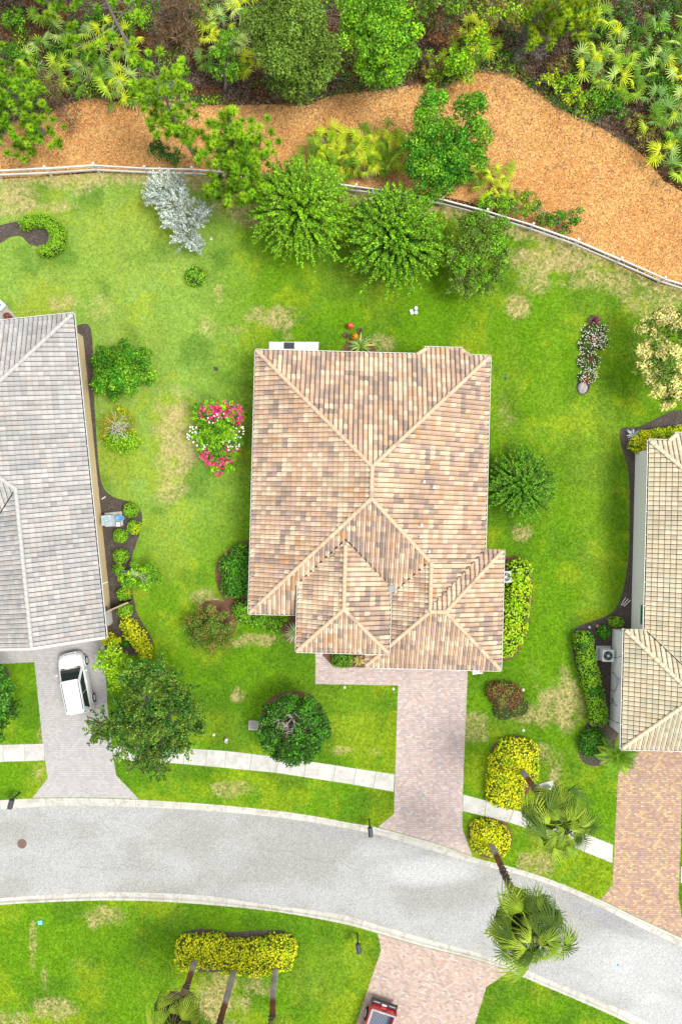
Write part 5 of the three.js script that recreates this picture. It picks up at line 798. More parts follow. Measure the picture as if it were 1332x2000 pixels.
{ // the round ficus with bare limbs in its crown
  const L = []; for (let k = 0; k < 15; k++) { const a = k * .419; L.push([574 + Math.cos(a) * 52, 1422 + Math.sin(a) * 50, 26, 2.1]); } for (const [x, y] of [[600, 1400], [608, 1430], [590, 1455], [555, 1460], [535, 1440], [600, 1382], [560, 1378], [536, 1400], [620, 1415], [575, 1474], [590, 1425], [548, 1385], [585, 1395], [575, 1445], [540, 1425]]) L.push([x, y, 21, 2.7]);
  broad('round_tree', 'dense round dark green tree with grey limbs showing in its crown, on the front lawn', 'tree', [568, 1395], L, { pal: 'dark', pal2: 'deep', p2: .3, dens: 120, subs: 14, size: .15, extra: ({ tr, r, base }) => {
    const f = P(565, 1402, 1.2); tr.tube([base, f], [.16, .13], 7, [.2, .18, .15]);
    for (let k = 0; k < 13; k++) { const a = r() * 6.28, q = (.35 + .65 * r()), e = P(560 + Math.cos(a) * 27 * q, 1412 + Math.sin(a) * 30 * q, 3.05 + .3 * r()), m = f.clone().lerp(e, .5).add(V3((r() - .5) * .3, .2, (r() - .5) * .3)), pts = bez(f, m, e, 5); tr.tube(pts, taper(.034, .011, 5), 5, [.33, .30, .25], false); for (let j = 0; j < 4; j++) { const s = pts[2 + (j % 4 > 1 ? 2 : 1)], g = s.clone().add(V3((r() - .5) * .9, .25 + .2 * r(), (r() - .5) * .9)); tr.tube([s, g], [.022, .01], 4, [.42, .39, .34], false); } } } });
}
mound('chartreuse_hedge', 'long yellow-green hedge along the east side of the garage of the middle house', 'hedge', [[1014, 1125, 26, 34, 1.1], [1012, 1165, 28, 40, 1.1, 4], [1004, 1205, 32, 40, 1.1, 8], [996, 1240, 32, 38, 1.1, 14], [986, 1266, 22, 20, 1.0, 10]], { pal: 'lime', pal2: 'chartreuse', p2: .72, size: .17, dens: 95, rough: .12, square: 3.4 });
mound('maroon_shrub', 'brown-red and green rounded shrub on the lawn right of the driveway', 'shrub', [[974, 1352, 27, 22, .8], [990, 1362, 38, 32, 1]], { pal: 'maroon', pal2: 'bronze', p2: .6, dens: 180, size: .10, rough: .25, square: 2.2 });
mound('loose_shrub', 'loose olive green shrub leaning out below the brown-red shrub', 'shrub', [[1008, 1382, 32, 26, .6], [985, 1390, 26, 22, .5]], { pal: 'olive', pal2: 'bronze', p2: .6, dens: 120, size: .11, rough: .45, square: 2 });
mound('gold_hedge', 'largest rounded yellow hedge, beside the pink driveway and across the pavement', 'hedge', [[1012, 1478, 44, 34, 1.1], [1000, 1505, 46, 40, 1.1], [985, 1545, 36, 36, 1.1], [1020, 1500, 36, 36, 1.1], [1000, 1560, 26, 24, 1.0]], { pal: 'gold', pal2: 'chartreuse', p2: .70, dens: 150, size: .15 });
mound('gold_hedge', 'small round yellow hedge at the kerb beside the pink driveway', 'hedge', [[950, 1632, 31, 28, .95], [968, 1645, 31, 32, .95], [945, 1645, 26, 26, .9]], { pal: 'gold', pal2: 'chartreuse', p2: .74, dens: 170, size: .13 });
mound('gold_hedge', 'long yellow hedge with three palm trunks rising from it, south of the road', 'hedge', [[370, 1866, 30, 34, 1], [412, 1864, 34, 34, 1], [455, 1876, 34, 36, 1], [500, 1876, 34, 38, 1], [540, 1868, 36, 36, 1], [562, 1864, 18, 26, .95]], { pal: 'gold', pal2: 'chartreuse', p2: .8, dens: 150, size: .15 });
mound('clipped_hedge', 'long clipped dark green hedge along the white wall of the right house', 'hedge', [[1142, 1254, 18, 20, 1.2, -4], [1148, 1290, 18, 26, 1.2, -8], [1156, 1328, 18, 26, 1.2, -10], [1164, 1364, 18, 26, 1.2, -8], [1170, 1398, 18, 22, 1.2]], { pal: 'clipped', pal2: 'deep', p2: .75, size: .09, dens: 260, square: 5, rough: .06 });
mound('dark_ball', 'dark green dome shrub under the feathery palm at the front of the right house', 'shrub', [[1160, 1455, 29, 31, 1]], { pal: 'deep', size: .09, dens: 280, square: 2.2, rough: .06 });
mound('green_shrub', 'small bright green shrub in the mulch by the white wall of the right house', 'shrub', [[1204, 1215, 14, 10, .6]], { pal: 'clipped', dens: 260, size: .1 });
mound('green_shrub', 'dark green small shrub between the hedge and the inner corner of the right house', 'shrub', [[1180, 1236, 15, 15, .7]], { pal: 'deep', dens: 230, size: .11, rough: .2, square: 2.2 });
mound('gold_shrub', 'yellow shrub along the back eave of the right house', 'shrub', [[1248, 868, 17, 16, .9, 30], [1268, 853, 20, 14, 1], [1290, 848, 18, 13, 1], [1312, 846, 18, 13, 1], [1330, 842, 14, 12, 1]], { pal: 'gold', pal2: 'chartreuse', p2: .55, dens: 210, size: .13 });
rosette('agave_plant', 'silver grey spiky agave in the mulch by the yellow shrub of the right house', 'plant', [1236, 850], 22, .5, .04, [[.34, .40, .38], [.42, .47, .45]], { arch: .6 });
broad('flowering_tree', 'cream-yellow flowering tree cut by the right edge of the photograph', 'tree', [1285, 705], [[1262, 645, 26, 3], [1300, 630, 34, 3.2], [1330, 650, 34, 3.4], [1270, 690, 34, 3.4], [1315, 700, 42, 3.8], [1255, 720, 22, 3], [1285, 745, 34, 3.2], [1320, 755, 34, 3.4], [1300, 780, 24, 2.6], [1345, 720, 40, 3.6], [1280, 618, 16, 2.4]], { pal: 'cream', pal2: 'olive', p2: .36, dens: 88, subs: 19, size: .15, ratio: .36 });
{ // the bed of small white flowers with dark red plants
  const spots = [[1162, 645, 28, 16], [1172, 668, 20, 16], [1148, 672, 20, 20], [1150, 705, 24, 20], [1148, 735, 20, 14]], t = mound('white_flower_bush', 'low bushes covered in tiny white flowers in the narrow bed of the right lawn', 'shrub', spots.map(([x, y, a, b]) => [x, y, a, b, .55]), { pal: 'olive', dens: 130, size: .09, rough: .35, square: 2.2 }), r = rng(611), L = [];
  for (const [x, y, a, b] of spots) for (let k = 0; k < 70; k++) { const u = r() * 6.28, q = Math.sqrt(r()) * 1.05; L.push([P(x + Math.cos(u) * q * a, y + Math.sin(u) * q * b, .5 + r() * .15), V3((r() - .5), 1, (r() - .5)).normalize()]); }
  blossoms(t, L, r, .042, [[.72, .70, .62], [.66, .64, .55]], 'white_flowers');
  const dk = [[[.05, .014, .016], [.09, .02, .024], [.035, .012, .014]], [.45, .015, .02]], rp = (x, y, lab) => rosette('cordyline_plant', lab, 'plant', [x, y], 30, .5, .045, dk[0], { extra: (q, rr) => { const mb = new MB(q.position.x, 0, q.position.z); for (let k = 0; k < 5; k++) { const c = [.42, .012, .03].map((v) => v * (.7 + .6 * rr())); leaf(mb, q.position.x + (rr() - .5) * .5, .5 + .2 * rr(), q.position.z + (rr() - .5) * .5, rdir(rr, 1), rdir(rr), .16, .05, c); } mb.build('red_leaf', leafMat, q); } });
  rp(1160, 625, 'dark red plant at the top end of the white flower bed'); rp(1157, 664, 'dark red plant in the upper middle of the white flower bed'); rp(1150, 700, 'dark red plant in the lower middle of the white flower bed'); rp(1145, 742, 'dark red plant at the lower end of the white flower bed by the rock');
  const g = new THREE.IcosahedronGeometry(.38, 3), gp = g.attributes.position; for (let k = 0; k < gp.count; k++) { const v = V3().fromBufferAttribute(gp, k), s = .82 + .36 * fbm(v.x * 4 + 9, v.y * 4 + v.z * 4 + 5, 3); gp.setXYZ(k, v.x * s * .85, v.y * s * .6, v.z * s * 1.1); } g.computeVertexNormals();
  tag(mesh('rock', g, flat({ map: colorTex(128, 128, (x, y) => { const n = fbm(x / 12, y / 12, 4, 10); return [.16 + .3 * n, .15 + .28 * n, .14 + .25 * n]; }) }), scene, P(1137, 757, .1).toArray()), 'grey rock at the lower tip of the white flower bed', 'rock');
}
rosette('bromeliad_plant', 'large yellow-green strap-leaved bromeliad against the back eave of the middle house', 'plant', [704, 676], 30, .95, .065, [[.20, .30, .03], [.12, .22, .02], [.30, .38, .05], [.08, .16, .02]], {});
const fl = (x, y, name, lab, cols) => { const p = P(x, y, .3), t = thing(name, lab, 'plant', [p.x, 0, p.z]), r = rng(x + y), L = []; for (let k = 0; k < 40; k++) { const d = rdir(r, .5); L.push([V3(p.x + d.x * .21, .38 + d.y * .14 + .06 * r(), p.z + d.z * .21), d]); } blossoms(t, L, r, .11, cols, 'petals'); const s = new MB(p.x, 0, p.z); s.tube([V3(p.x, 0, p.z), V3(p.x, .4, p.z)], [.03, .025], 5, [.08, .12, .03]); clump(s, p.x, .15, p.z, .2, .12, .2, 60, .14, PAL.mid, r); s.build('stem', leafMat, t); };
fl(693, 658, 'orange_flower_plant', 'orange flowering plant just above the bromeliad behind the middle house', [[.62, .25, .01], [.55, .17, .01], [.68, .36, .02]]);
fl(684, 637, 'red_flower_plant', 'pink-red flowering plant farthest from the back eave of the middle house', [[.60, .05, .05], [.52, .03, .03], [.66, .16, .13]]);
rosette('dark_plant', 'tiny dark red plant right of the orange flowering plant', 'plant', [703, 645], 16, .3, .03, [[.05, .03, .02], [.09, .04, .03]]);
rosette('dark_plant', 'tiny dark red plant left of the orange flowering plant', 'plant', [677, 655], 16, .3, .03, [[.05, .03, .02], [.09, .04, .03]]);
// ---------- palms ----------
fanPalm('tall fan palm at the kerb with its crown over the road', [955, 1640], 10.4, { s: 1.06, bare: .22 });
fanPalm('fan palm on the lawn beside the right driveway, crown over the pavement', [1013, 1497], 8.8, { s: .98, bare: .26, lean: [.15, -.1] });
fanPalm('shortest fan palm of the three in the long yellow hedge, crown in view', [386, 1863], 6.9, { s: .92, bare: .3, n: 34 });
fanPalm('middle fan palm of the three in the long yellow hedge, only its trunk in view', [460, 1882], 9.6, { bare: .42, lean: [-.35, 0] });
fanPalm('right fan palm of the three in the long yellow hedge, trunk upright', [540, 1880], 8.9, { bare: .40, lean: [.75, .1] });
{ // feathery palm in front of the right house
  const p = P(1180, 1455), t = thing('feather_palm', 'small feathery palm leaning over the dark green dome by the right house', 'palm tree', p), r = rng(55), tr = new MB(); tr.tube([V3(0, 0, 0), V3(.1, .8, .05), V3(.25, 1.5, .12)], [.1, .085, .07], 8, () => barks.brown.map((c) => c * (.7 + .6 * r()))); tr.build('trunk', barkMat, t, true);
  const geos = [1, 2, 3].map((k) => { const mb = new MB(), L = 1.35, pts = bez(V3(), V3(0, .5, L * .55), V3(0, -.12 * k, L), 14), q = rng(k); mb.tube(pts, taper(.016, .004, 14), 4, [.9, .9, .7], false); for (let i = 2; i <= 14; i++) for (const s of [-1, 1]) for (const o of [0, .5]) { const u = Math.min(13.99, i - o), a = Math.floor(u), b = pts[a].clone().lerp(pts[a + 1], u - a), w = .42 * Math.sin(Math.PI * (.16 + .8 * i / 14)) * (.9 + .2 * q()), k0 = .85 + .3 * q(); leaf(mb, b.x, b.y, b.z, V3(s * .3, 1, 0).normalize(), V3(s, -.12, .55), w, .022, [k0, k0, k0]); } return mb.geometry(); });
  const ms = fanMats([[.14, .30, .015], [.20, .37, .02], [.10, .22, .012], [.32, .44, .03]]); for (let k = 0; k < 26; k++) { const el = mix(1.2, -.25, k / 26); frond(t, geos[k % 3], k > 21 ? ms[3] : ms[Math.floor(r() * 3)], [.25, 1.5, .12], k * 2.39996, el, 0, .8 + .3 * r()); }
}
// ---------- vehicles ----------
const paint = (c, k = .28) => new THREE.MeshPhysicalMaterial({ color: new THREE.Color().setRGB(...c), roughness: k, clearcoat: 1, clearcoatRoughness: .06 });
const glassMat = new THREE.MeshPhysicalMaterial({ color: new THREE.Color().setRGB(.018, .026, .026), roughness: .06, clearcoat: 1 }), rubber = flat({ color: new THREE.Color().setRGB(.022, .022, .022) }), alloy = new THREE.MeshStandardMaterial({ color: new THREE.Color().setRGB(.55, .56, .57), roughness: .3, metalness: .8 }), black = new THREE.MeshStandardMaterial({ color: new THREE.Color().setRGB(.025, .025, .027), roughness: .5 });
function loft(sections) {                            // sections: lists of [x, y, z] of equal length
  const p = [], idx = [], n = sections[0].length; sections.forEach((s) => s.forEach((q) => p.push(...q)));
  for (let i = 0; i + 1 < sections.length; i++) for (let j = 0; j + 1 < n; j++) { const a = i * n + j; idx.push(a, a + n, a + 1, a + 1, a + n, a + n + 1); }
  for (const [s, flip] of [[0, false], [sections.length - 1, true]]) { const b = s * n; for (let j = 1; j + 1 < n; j++) flip ? idx.push(b, b + j, b + j + 1) : idx.push(b, b + j + 1, b + j); }
  const g = new THREE.BufferGeometry(); g.setAttribute('position', new THREE.Float32BufferAttribute(p, 3)); g.setIndex(idx); g.computeVertexNormals(); return g;
}
function lathed(w, rim) { const g = new THREE.LatheGeometry([[rim, -w], [rim * 1.42, -w], [rim * 1.52, -w * .7], [rim * 1.52, w * .7], [rim * 1.42, w], [rim, w]].map(([a, b]) => new THREE.Vector2(a, b)), 28); g.rotateZ(Math.PI / 2); return g; }
function wheel(t, x, y, z, s = 1) {
  const w = mesh('wheel', lathed(.1 * s, .205 * s), rubber, t, [x, y, z]), rm = new MB(); const sd = Math.sign(x);
  rm.geo(new THREE.CylinderGeometry(.2 * s, .2 * s, .1 * s, 24), new THREE.Matrix4().makeRotationZ(Math.PI / 2).setPosition(0, 0, 0), [.1, .1, .1]);
  for (let k = 0; k < 7; k++) { const a = k / 7 * 6.283; rm.bar(V3(sd * .085 * s, 0, 0), V3(sd * .09 * s, Math.cos(a) * .19 * s, Math.sin(a) * .19 * s), .05 * s, .02, [.6, .6, .62]); }
  rm.geo(new THREE.TorusGeometry(.19 * s, .018, 6, 24), new THREE.Matrix4().makeRotationY(Math.PI / 2).setPosition(sd * .085 * s, 0, 0), [.6, .6, .62]); rm.build('rim', new THREE.MeshStandardMaterial({ vertexColors: true, roughness: .35, metalness: .3 }), w);
}
const bodySec = (z, w, t, lo = .24, cr = .035) => { const pts = []; for (let k = 0; k <= 4; k++) { const f = k / 4; pts.push([w * .84 * f, t + cr * (1 - f * f), z]); } pts.push([w * .95, t - .05, z], [w * .985, t - .13, z], [w, t * .68, z], [w * .99, .42, z], [w * .94, lo, z]); return [...pts.slice(1).reverse().map(([a, b, c]) => [-a, b, c]), ...pts]; };
{ // the white hatchback: nose to the north
  const A = P(167.6, 1291, .3), B = P(182, 1363.7, .3), ax = A.clone().sub(B).setY(0).normalize(), left = V3(ax.z, 0, -ax.x), c = A.clone().add(B).multiplyScalar(.5).addScaledVector(left, .78).setY(0);
  const t = thing('white_car', 'white hatchback car parked on the grey driveway of the left house', 'car', c, Math.atan2(ax.x, ax.z)), body = paint([.60, .61, .62]);
  mesh('body', loft([[-2.02, .62, .66], [-1.99, .76, .90], [-1.86, .82, .99], [-1.3, .855, 1.0], [-.3, .865, .985], [.7, .865, .985], [1.05, .86, .97], [1.45, .835, .905], [1.75, .79, .83], [1.93, .68, .745], [2.04, .5, .65], [2.07, .36, .56]].map(([z, w, h]) => bodySec(z, w, h))), body, t);
  // cabin: a white shell with dark glass set into it
  const ring = (z0, z1, w0, w1, y) => [[-w0, y, z0], [-w1, y, z1], [w1, y, z1], [w0, y, z0]], cab = new MB();
  const Bt = [[-.77, .97, -1.93], [-.78, .97, 1.08], [.78, .97, 1.08], [.77, .97, -1.93]], Tp = [[-.58, 1.46, -1.62], [-.6, 1.5, .28], [.6, 1.5, .28], [.58, 1.46, -1.62]];
  const lo = Bt.map((q) => cab.v(...q)), hi = Tp.map((q) => cab.v(...q)); for (let k = 0; k < 4; k++) cab.q(lo[k], lo[(k + 1) % 4], hi[(k + 1) % 4], hi[k]); cab.q(...hi); cab.build('cabin', body, t);
  const g2 = new THREE.Shape(); { const w = .61, f = .36, b = -1.78, rr = .16; g2.moveTo(-w + rr, b); g2.lineTo(w - rr, b); g2.quadraticCurveTo(w - .02, b, w - .02, b + rr); g2.lineTo(w, f - .1); g2.quadraticCurveTo(w - .02, f, w - rr, f + .03); g2.lineTo(-w + rr, f + .03); g2.quadraticCurveTo(-w + .02, f, -w, f - .1); g2.lineTo(-w + .02, b + rr); g2.quadraticCurveTo(-w + .02, b, -w + rr, b); }
  const rf = new THREE.ExtrudeGeometry(g2, { depth: .035, bevelEnabled: true, bevelSize: .025, bevelThickness: .02, bevelSegments: 3, curveSegments: 6 }); rf.rotateX(Math.PI / 2); rf.scale(1, 1, 1); rf.translate(0, 1.53, 0); const roofPanel = mesh('roof_panel', rf, body, t);
  for (const s of [-1, 1]) { const m = new MB(); m.bar(V3(s * .55, 1.552, .3), V3(s * .54, 1.552, -1.6), .05, .014); m.build('roof_strip', black, roofPanel); }
  const an = new MB(); an.geo(new THREE.ConeGeometry(.035, .08, 8), new THREE.Matrix4().setPosition(.06, 1.58, -1.35)); an.build('antenna', black, roofPanel);
  const pane = (name, a, b, c2, d, inset, out, mat = glassMat, parent = t) => { const q = [a, b, c2, d].map((v) => V3(...v)), m = q.reduce((s, v) => s.add(v), V3()).multiplyScalar(.25), n = q[1].clone().sub(q[0]).cross(q[3].clone().sub(q[0])).normalize(); if (n.y < 0) n.negate(); const mb = new MB(), lo2 = q.map((v) => { const e = v.clone().lerp(m, inset).addScaledVector(n, out); return mb.v(e.x, e.y, e.z); }), up = q.map((v) => { const e = v.clone().lerp(m, inset + .02).addScaledVector(n, out + .012); return mb.v(e.x, e.y, e.z); }); mb.q(...up); for (let k = 0; k < 4; k++) mb.q(lo2[k], lo2[(k + 1) % 4], up[(k + 1) % 4], up[k]); return mb.build(name, mat, parent); };
  pane('windscreen', Bt[1], Bt[2], Tp[2], Tp[1], .10, .004); pane('rear_window', Bt[0], Bt[3], Tp[3], Tp[0], .2, .004);
  for (const s of [-1, 1]) { const P4 = (u, v) => { const lo3 = V3(s * .775, .97, mix(-1.93, 1.08, u)), hi3 = V3(s * .59, 1.48, mix(-1.62, .28, u)); return lo3.lerp(hi3, v).toArray(); }; pane('side_window', P4(.5, .06), P4(.93, .06), P4(.9, .86), P4(.5, .86), .02, .004); pane('side_window', P4(.08, .06), P4(.50, .06), P4(.50, .86), P4(.1, .86), .02, .004);
    for (const z of [1.3, -1.24]) { wheel(t, s * .795, .31, z); const ar = new MB(); ar.geo(new THREE.TorusGeometry(.345, .03, 6, 20, Math.PI), new THREE.Matrix4().makeRotationY(Math.PI / 2).setPosition(s * .862, .33, z)); ar.build('wheel_arch', body, t); }
    const mr = new MB(); mr.geo(new THREE.SphereGeometry(.1, 10, 8), new THREE.Matrix4().makeScale(1.1, .75, .7).setPosition(s * .98, 1.02, .78)); mr.build('mirror', body, t, true);
    const hl = new MB(); hl.geo(new THREE.SphereGeometry(.16, 12, 8), new THREE.Matrix4().makeScale(.8, .45, 1.3).setPosition(s * .58, .74, 1.82)); hl.build('headlight', new THREE.MeshPhysicalMaterial({ color: new THREE.Color().setRGB(.35, .36, .37), roughness: .1, clearcoat: 1 }), t, true);
    const tl = new MB(); tl.geo(new THREE.SphereGeometry(.14, 12, 8), new THREE.Matrix4().makeScale(.7, 1.2, .7).setPosition(s * .72, .88, -1.9)); tl.build('taillight', new THREE.MeshPhysicalMaterial({ color: new THREE.Color().setRGB(.5, .012, .015), roughness: .15, clearcoat: 1 }), t, true);
    const dh = new MB(); dh.bar(V3(s * .868, .86, .1), V3(s * .868, .86, -.08), .03, .025); dh.build('door_handle', body, t); const sm = new MB(); sm.bar(V3(s * .866, .5, .52), V3(s * .80, .955, .52), .012, .012); sm.bar(V3(s * .866, .5, -.55), V3(s * .80, .955, -.55), .012, .012); sm.build('door_seam', black, t); }
  const gr = new MB(); gr.bar(V3(-.36, .70, 1.96), V3(.36, .70, 1.96), .05, .09); gr.bar(V3(-.4, .42, 2.06), V3(.4, .42, 2.06), .04, .12); gr.build('grille', black, t); const wp = new MB(); wp.bar(V3(-.6, .985, 1.07), V3(.1, .995, 1.09), .03, .02); wp.bar(V3(0, .985, 1.08), V3(.62, .995, 1.07), .03, .02); wp.bar(V3(-.66, .975, 1.1), V3(.66, .975, 1.1), .07, .02); wp.build('wiper', black, t);
  const rb = new MB(); rb.bar(V3(-.55, .45, -2.03), V3(.55, .45, -2.03), .05, .16); rb.build('bumper', black, t); mesh('licence_plate', new THREE.BoxGeometry(.32, .16, .012), whiteMetal, t, [0, .68, -2.04]);
}
{ // the red pickup: its tail to the north
  const L = P(727.6, 1950, .55), Rr = P(775.5, 1966, .55), wv = Rr.clone().sub(L).setY(0).normalize(), ax = V3(wv.z, 0, -wv.x), c0 = L.clone().add(Rr).multiplyScalar(.5).setY(0), c = c0.clone().addScaledVector(ax, -2.65), hw = L.distanceTo(Rr) / 2 + .03;
  const t = thing('red_pickup', 'red pickup truck with an open ribbed bed, at the bottom edge', 'pickup truck', c, Math.atan2(ax.x, ax.z)), red = paint([.62, .010, .014], .4), gm = new THREE.MeshStandardMaterial({ color: new THREE.Color().setRGB(.30, .30, .34), roughness: .5 }), bedM = new THREE.MeshStandardMaterial({ color: new THREE.Color().setRGB(.055, .075, .105), roughness: .45 });
  // +z is the tail
  const sec = (z, w, tp, lo = .45) => [[-w * .94, lo, z], [-w, .62, z], [-w, .9, z], [-w * .97, tp - .06, z], [-w * .9, tp, z], [w * .9, tp, z], [w * .97, tp - .06, z], [w, .9, z], [w, .62, z], [w * .94, lo, z]];
  mesh('body', loft([sec(-2.7, hw * .8, .9), sec(-2.55, hw * .95, 1.05), sec(-1.5, hw, 1.12), sec(.55, hw, 1.12)]), red, t);
  const bs = new MB(); for (const s of [-1, 1]) bs.bar(V3(s * (hw - .09), .82, .5), V3(s * (hw - .09), .82, 2.32), .18, .66); bs.bar(V3(-hw + .02, .82, .56), V3(hw - .02, .82, .56), .1, .66); bs.build('bed_side', red, t);
  const tg = mesh('tailgate', new THREE.BoxGeometry(hw * 2 - .02, .62, .09), red, t, [0, .82, 2.38]); const em = new MB(); em.geo(new THREE.TorusGeometry(.07, .016, 6, 18), new THREE.Matrix4().setPosition(-hw * .62, .12, .05)); em.geo(new THREE.BoxGeometry(.1, .02, .02), new THREE.Matrix4().setPosition(-hw * .62, .12, .05)); em.build('badge', new THREE.MeshStandardMaterial({ color: new THREE.Color().setRGB(.5, .34, .12), roughness: .3, metalness: .6 }), tg); mesh('handle', new THREE.BoxGeometry(.3, .07, .03), black, tg, [0, .2, .055]);
  const fl2 = new MB(), ribs = new MB(); fl2.box(0, .66, 1.45, hw * 2 - .36, .03, 1.8); for (let k = 0; k < 15; k++) ribs.box(mix(-hw + .25, hw - .25, k / 14), .69, 1.45, .045, .035, 1.78); const bf0 = fl2.build('bed_floor', bedM, t); ribs.build('rib', new THREE.MeshStandardMaterial({ color: new THREE.Color().setRGB(.17, .21, .27), roughness: .45 }), bf0);
  for (const s of [-1, 1]) { const rl = new MB(); rl.bar(V3(s * (hw - .09), 1.17, .5), V3(s * (hw - .09), 1.17, 2.40), .12, .05); rl.build('bed_rail', gm, t); const tl = new MB(); tl.bar(V3(s * (hw - .08), .7, 2.39), V3(s * (hw - .08), 1.08, 2.39), .15, .1); tl.build('taillight', new THREE.MeshPhysicalMaterial({ color: new THREE.Color().setRGB(.32, .01, .012), roughness: .15, clearcoat: 1 }), t); for (const z of [1.45, -1.75]) wheel(t, s * (hw - .06), .39, z, 1.25); const mr = new MB(); mr.geo(new THREE.SphereGeometry(.14, 10, 8), new THREE.Matrix4().makeScale(1, .9, .5).setPosition(s * (hw + .14), 1.25, -.75)); mr.build('mirror', black, t, true); }
  const tr = new MB(); tr.bar(V3(-hw + .1, 1.17, 2.37), V3(hw - .1, 1.17, 2.37), .1, .05); tr.build('bed_rail', gm, t); const sl = new MB(); sl.bar(V3(-.05, 1.2, 2.36), V3(.34, 1.2, 2.36), .05, .02); sl.build('gate_trim', new THREE.MeshStandardMaterial({ color: new THREE.Color().setRGB(.6, .5, .28), roughness: .4 }), t);
  const bp = mesh('bumper', new THREE.BoxGeometry(hw * 2, .2, .22), black, t, [0, .55, 2.56]); for (const s of [-1, 1]) { mesh('step_pad', new THREE.BoxGeometry(.42, .02, .06), new THREE.MeshStandardMaterial({ color: new THREE.Color().setRGB(.30, .31, .33), roughness: .4 }), bp, [s * (hw - .36), .11, .03]); } mesh('licence_plate', new THREE.BoxGeometry(.32, .02, .12), whiteMetal, bp, [0, .11, -.04]);
  const cab = new MB(), lo = [[-hw * .95, 1.1, .5], [-hw * .95, 1.1, -1.25], [hw * .95, 1.1, -1.25], [hw * .95, 1.1, .5]].map((q) => cab.v(...q)), hi = [[-hw * .78, 1.72, .38], [-hw * .78, 1.74, -.55], [hw * .78, 1.74, -.55], [hw * .78, 1.72, .38]].map((q) => cab.v(...q)); for (let k = 0; k < 4; k++) cab.q(lo[k], lo[(k + 1) % 4], hi[(k + 1) % 4], hi[k]); cab.q(...hi); cab.build('cabin', red, t);
  mesh('rear_window', new THREE.BoxGeometry(hw * 1.45, .42, .02), glassMat, t, [0, 1.44, .46]).rotation.x = -.2; const ws = mesh('windscreen', new THREE.BoxGeometry(hw * 1.5, .02, .8), glassMat, t, [0, 1.44, -.91]); ws.rotation.x = .74 - 1.5708 + 0.0; ws.rotation.x = -.74;
}
// ---------- street furniture and small things ----------
function mailbox(px, py, label, turn) {
  const t = thing('mailbox', label, 'mailbox', P(px, py), turn), m = new THREE.MeshStandardMaterial({ color: new THREE.Color().setRGB(.03, .035, .045), roughness: .35 }), pm = new MB(); pm.box(0, .55, 0, .1, 1.1, .1); pm.bar(V3(0, .75, 0), V3(0, 1.0, .3), .05, .05); pm.box(0, 1.02, .18, .14, .06, .5); pm.build('post', m, t);
  const s = new THREE.Shape(); s.moveTo(-.11, 0); s.lineTo(.11, 0); s.lineTo(.11, .14); s.absarc(0, .14, .11, 0, Math.PI, false); s.lineTo(-.11, 0); const g = new THREE.ExtrudeGeometry(s, { depth: .58, bevelEnabled: true, bevelSize: .008, bevelThickness: .008, bevelSegments: 2, curveSegments: 10 }); g.translate(0, 1.05, .0); g.scale(1.3, 1, 1); const b = mesh('box', g, m, t); mesh('flag', new THREE.BoxGeometry(.015, .06, .16), new THREE.MeshStandardMaterial({ color: new THREE.Color().setRGB(.3, .02, .02) }), b, [.165, 1.2, .3]);
}
mailbox(40, 1548, 'black mailbox on a post at the kerb left of the grey driveway', -.25); mailbox(721, 1601, 'black mailbox on a post at the kerb left of the pink driveway', .1); mailbox(698, 1823, 'black mailbox on a post south of the road, left of the rose driveway', .15);
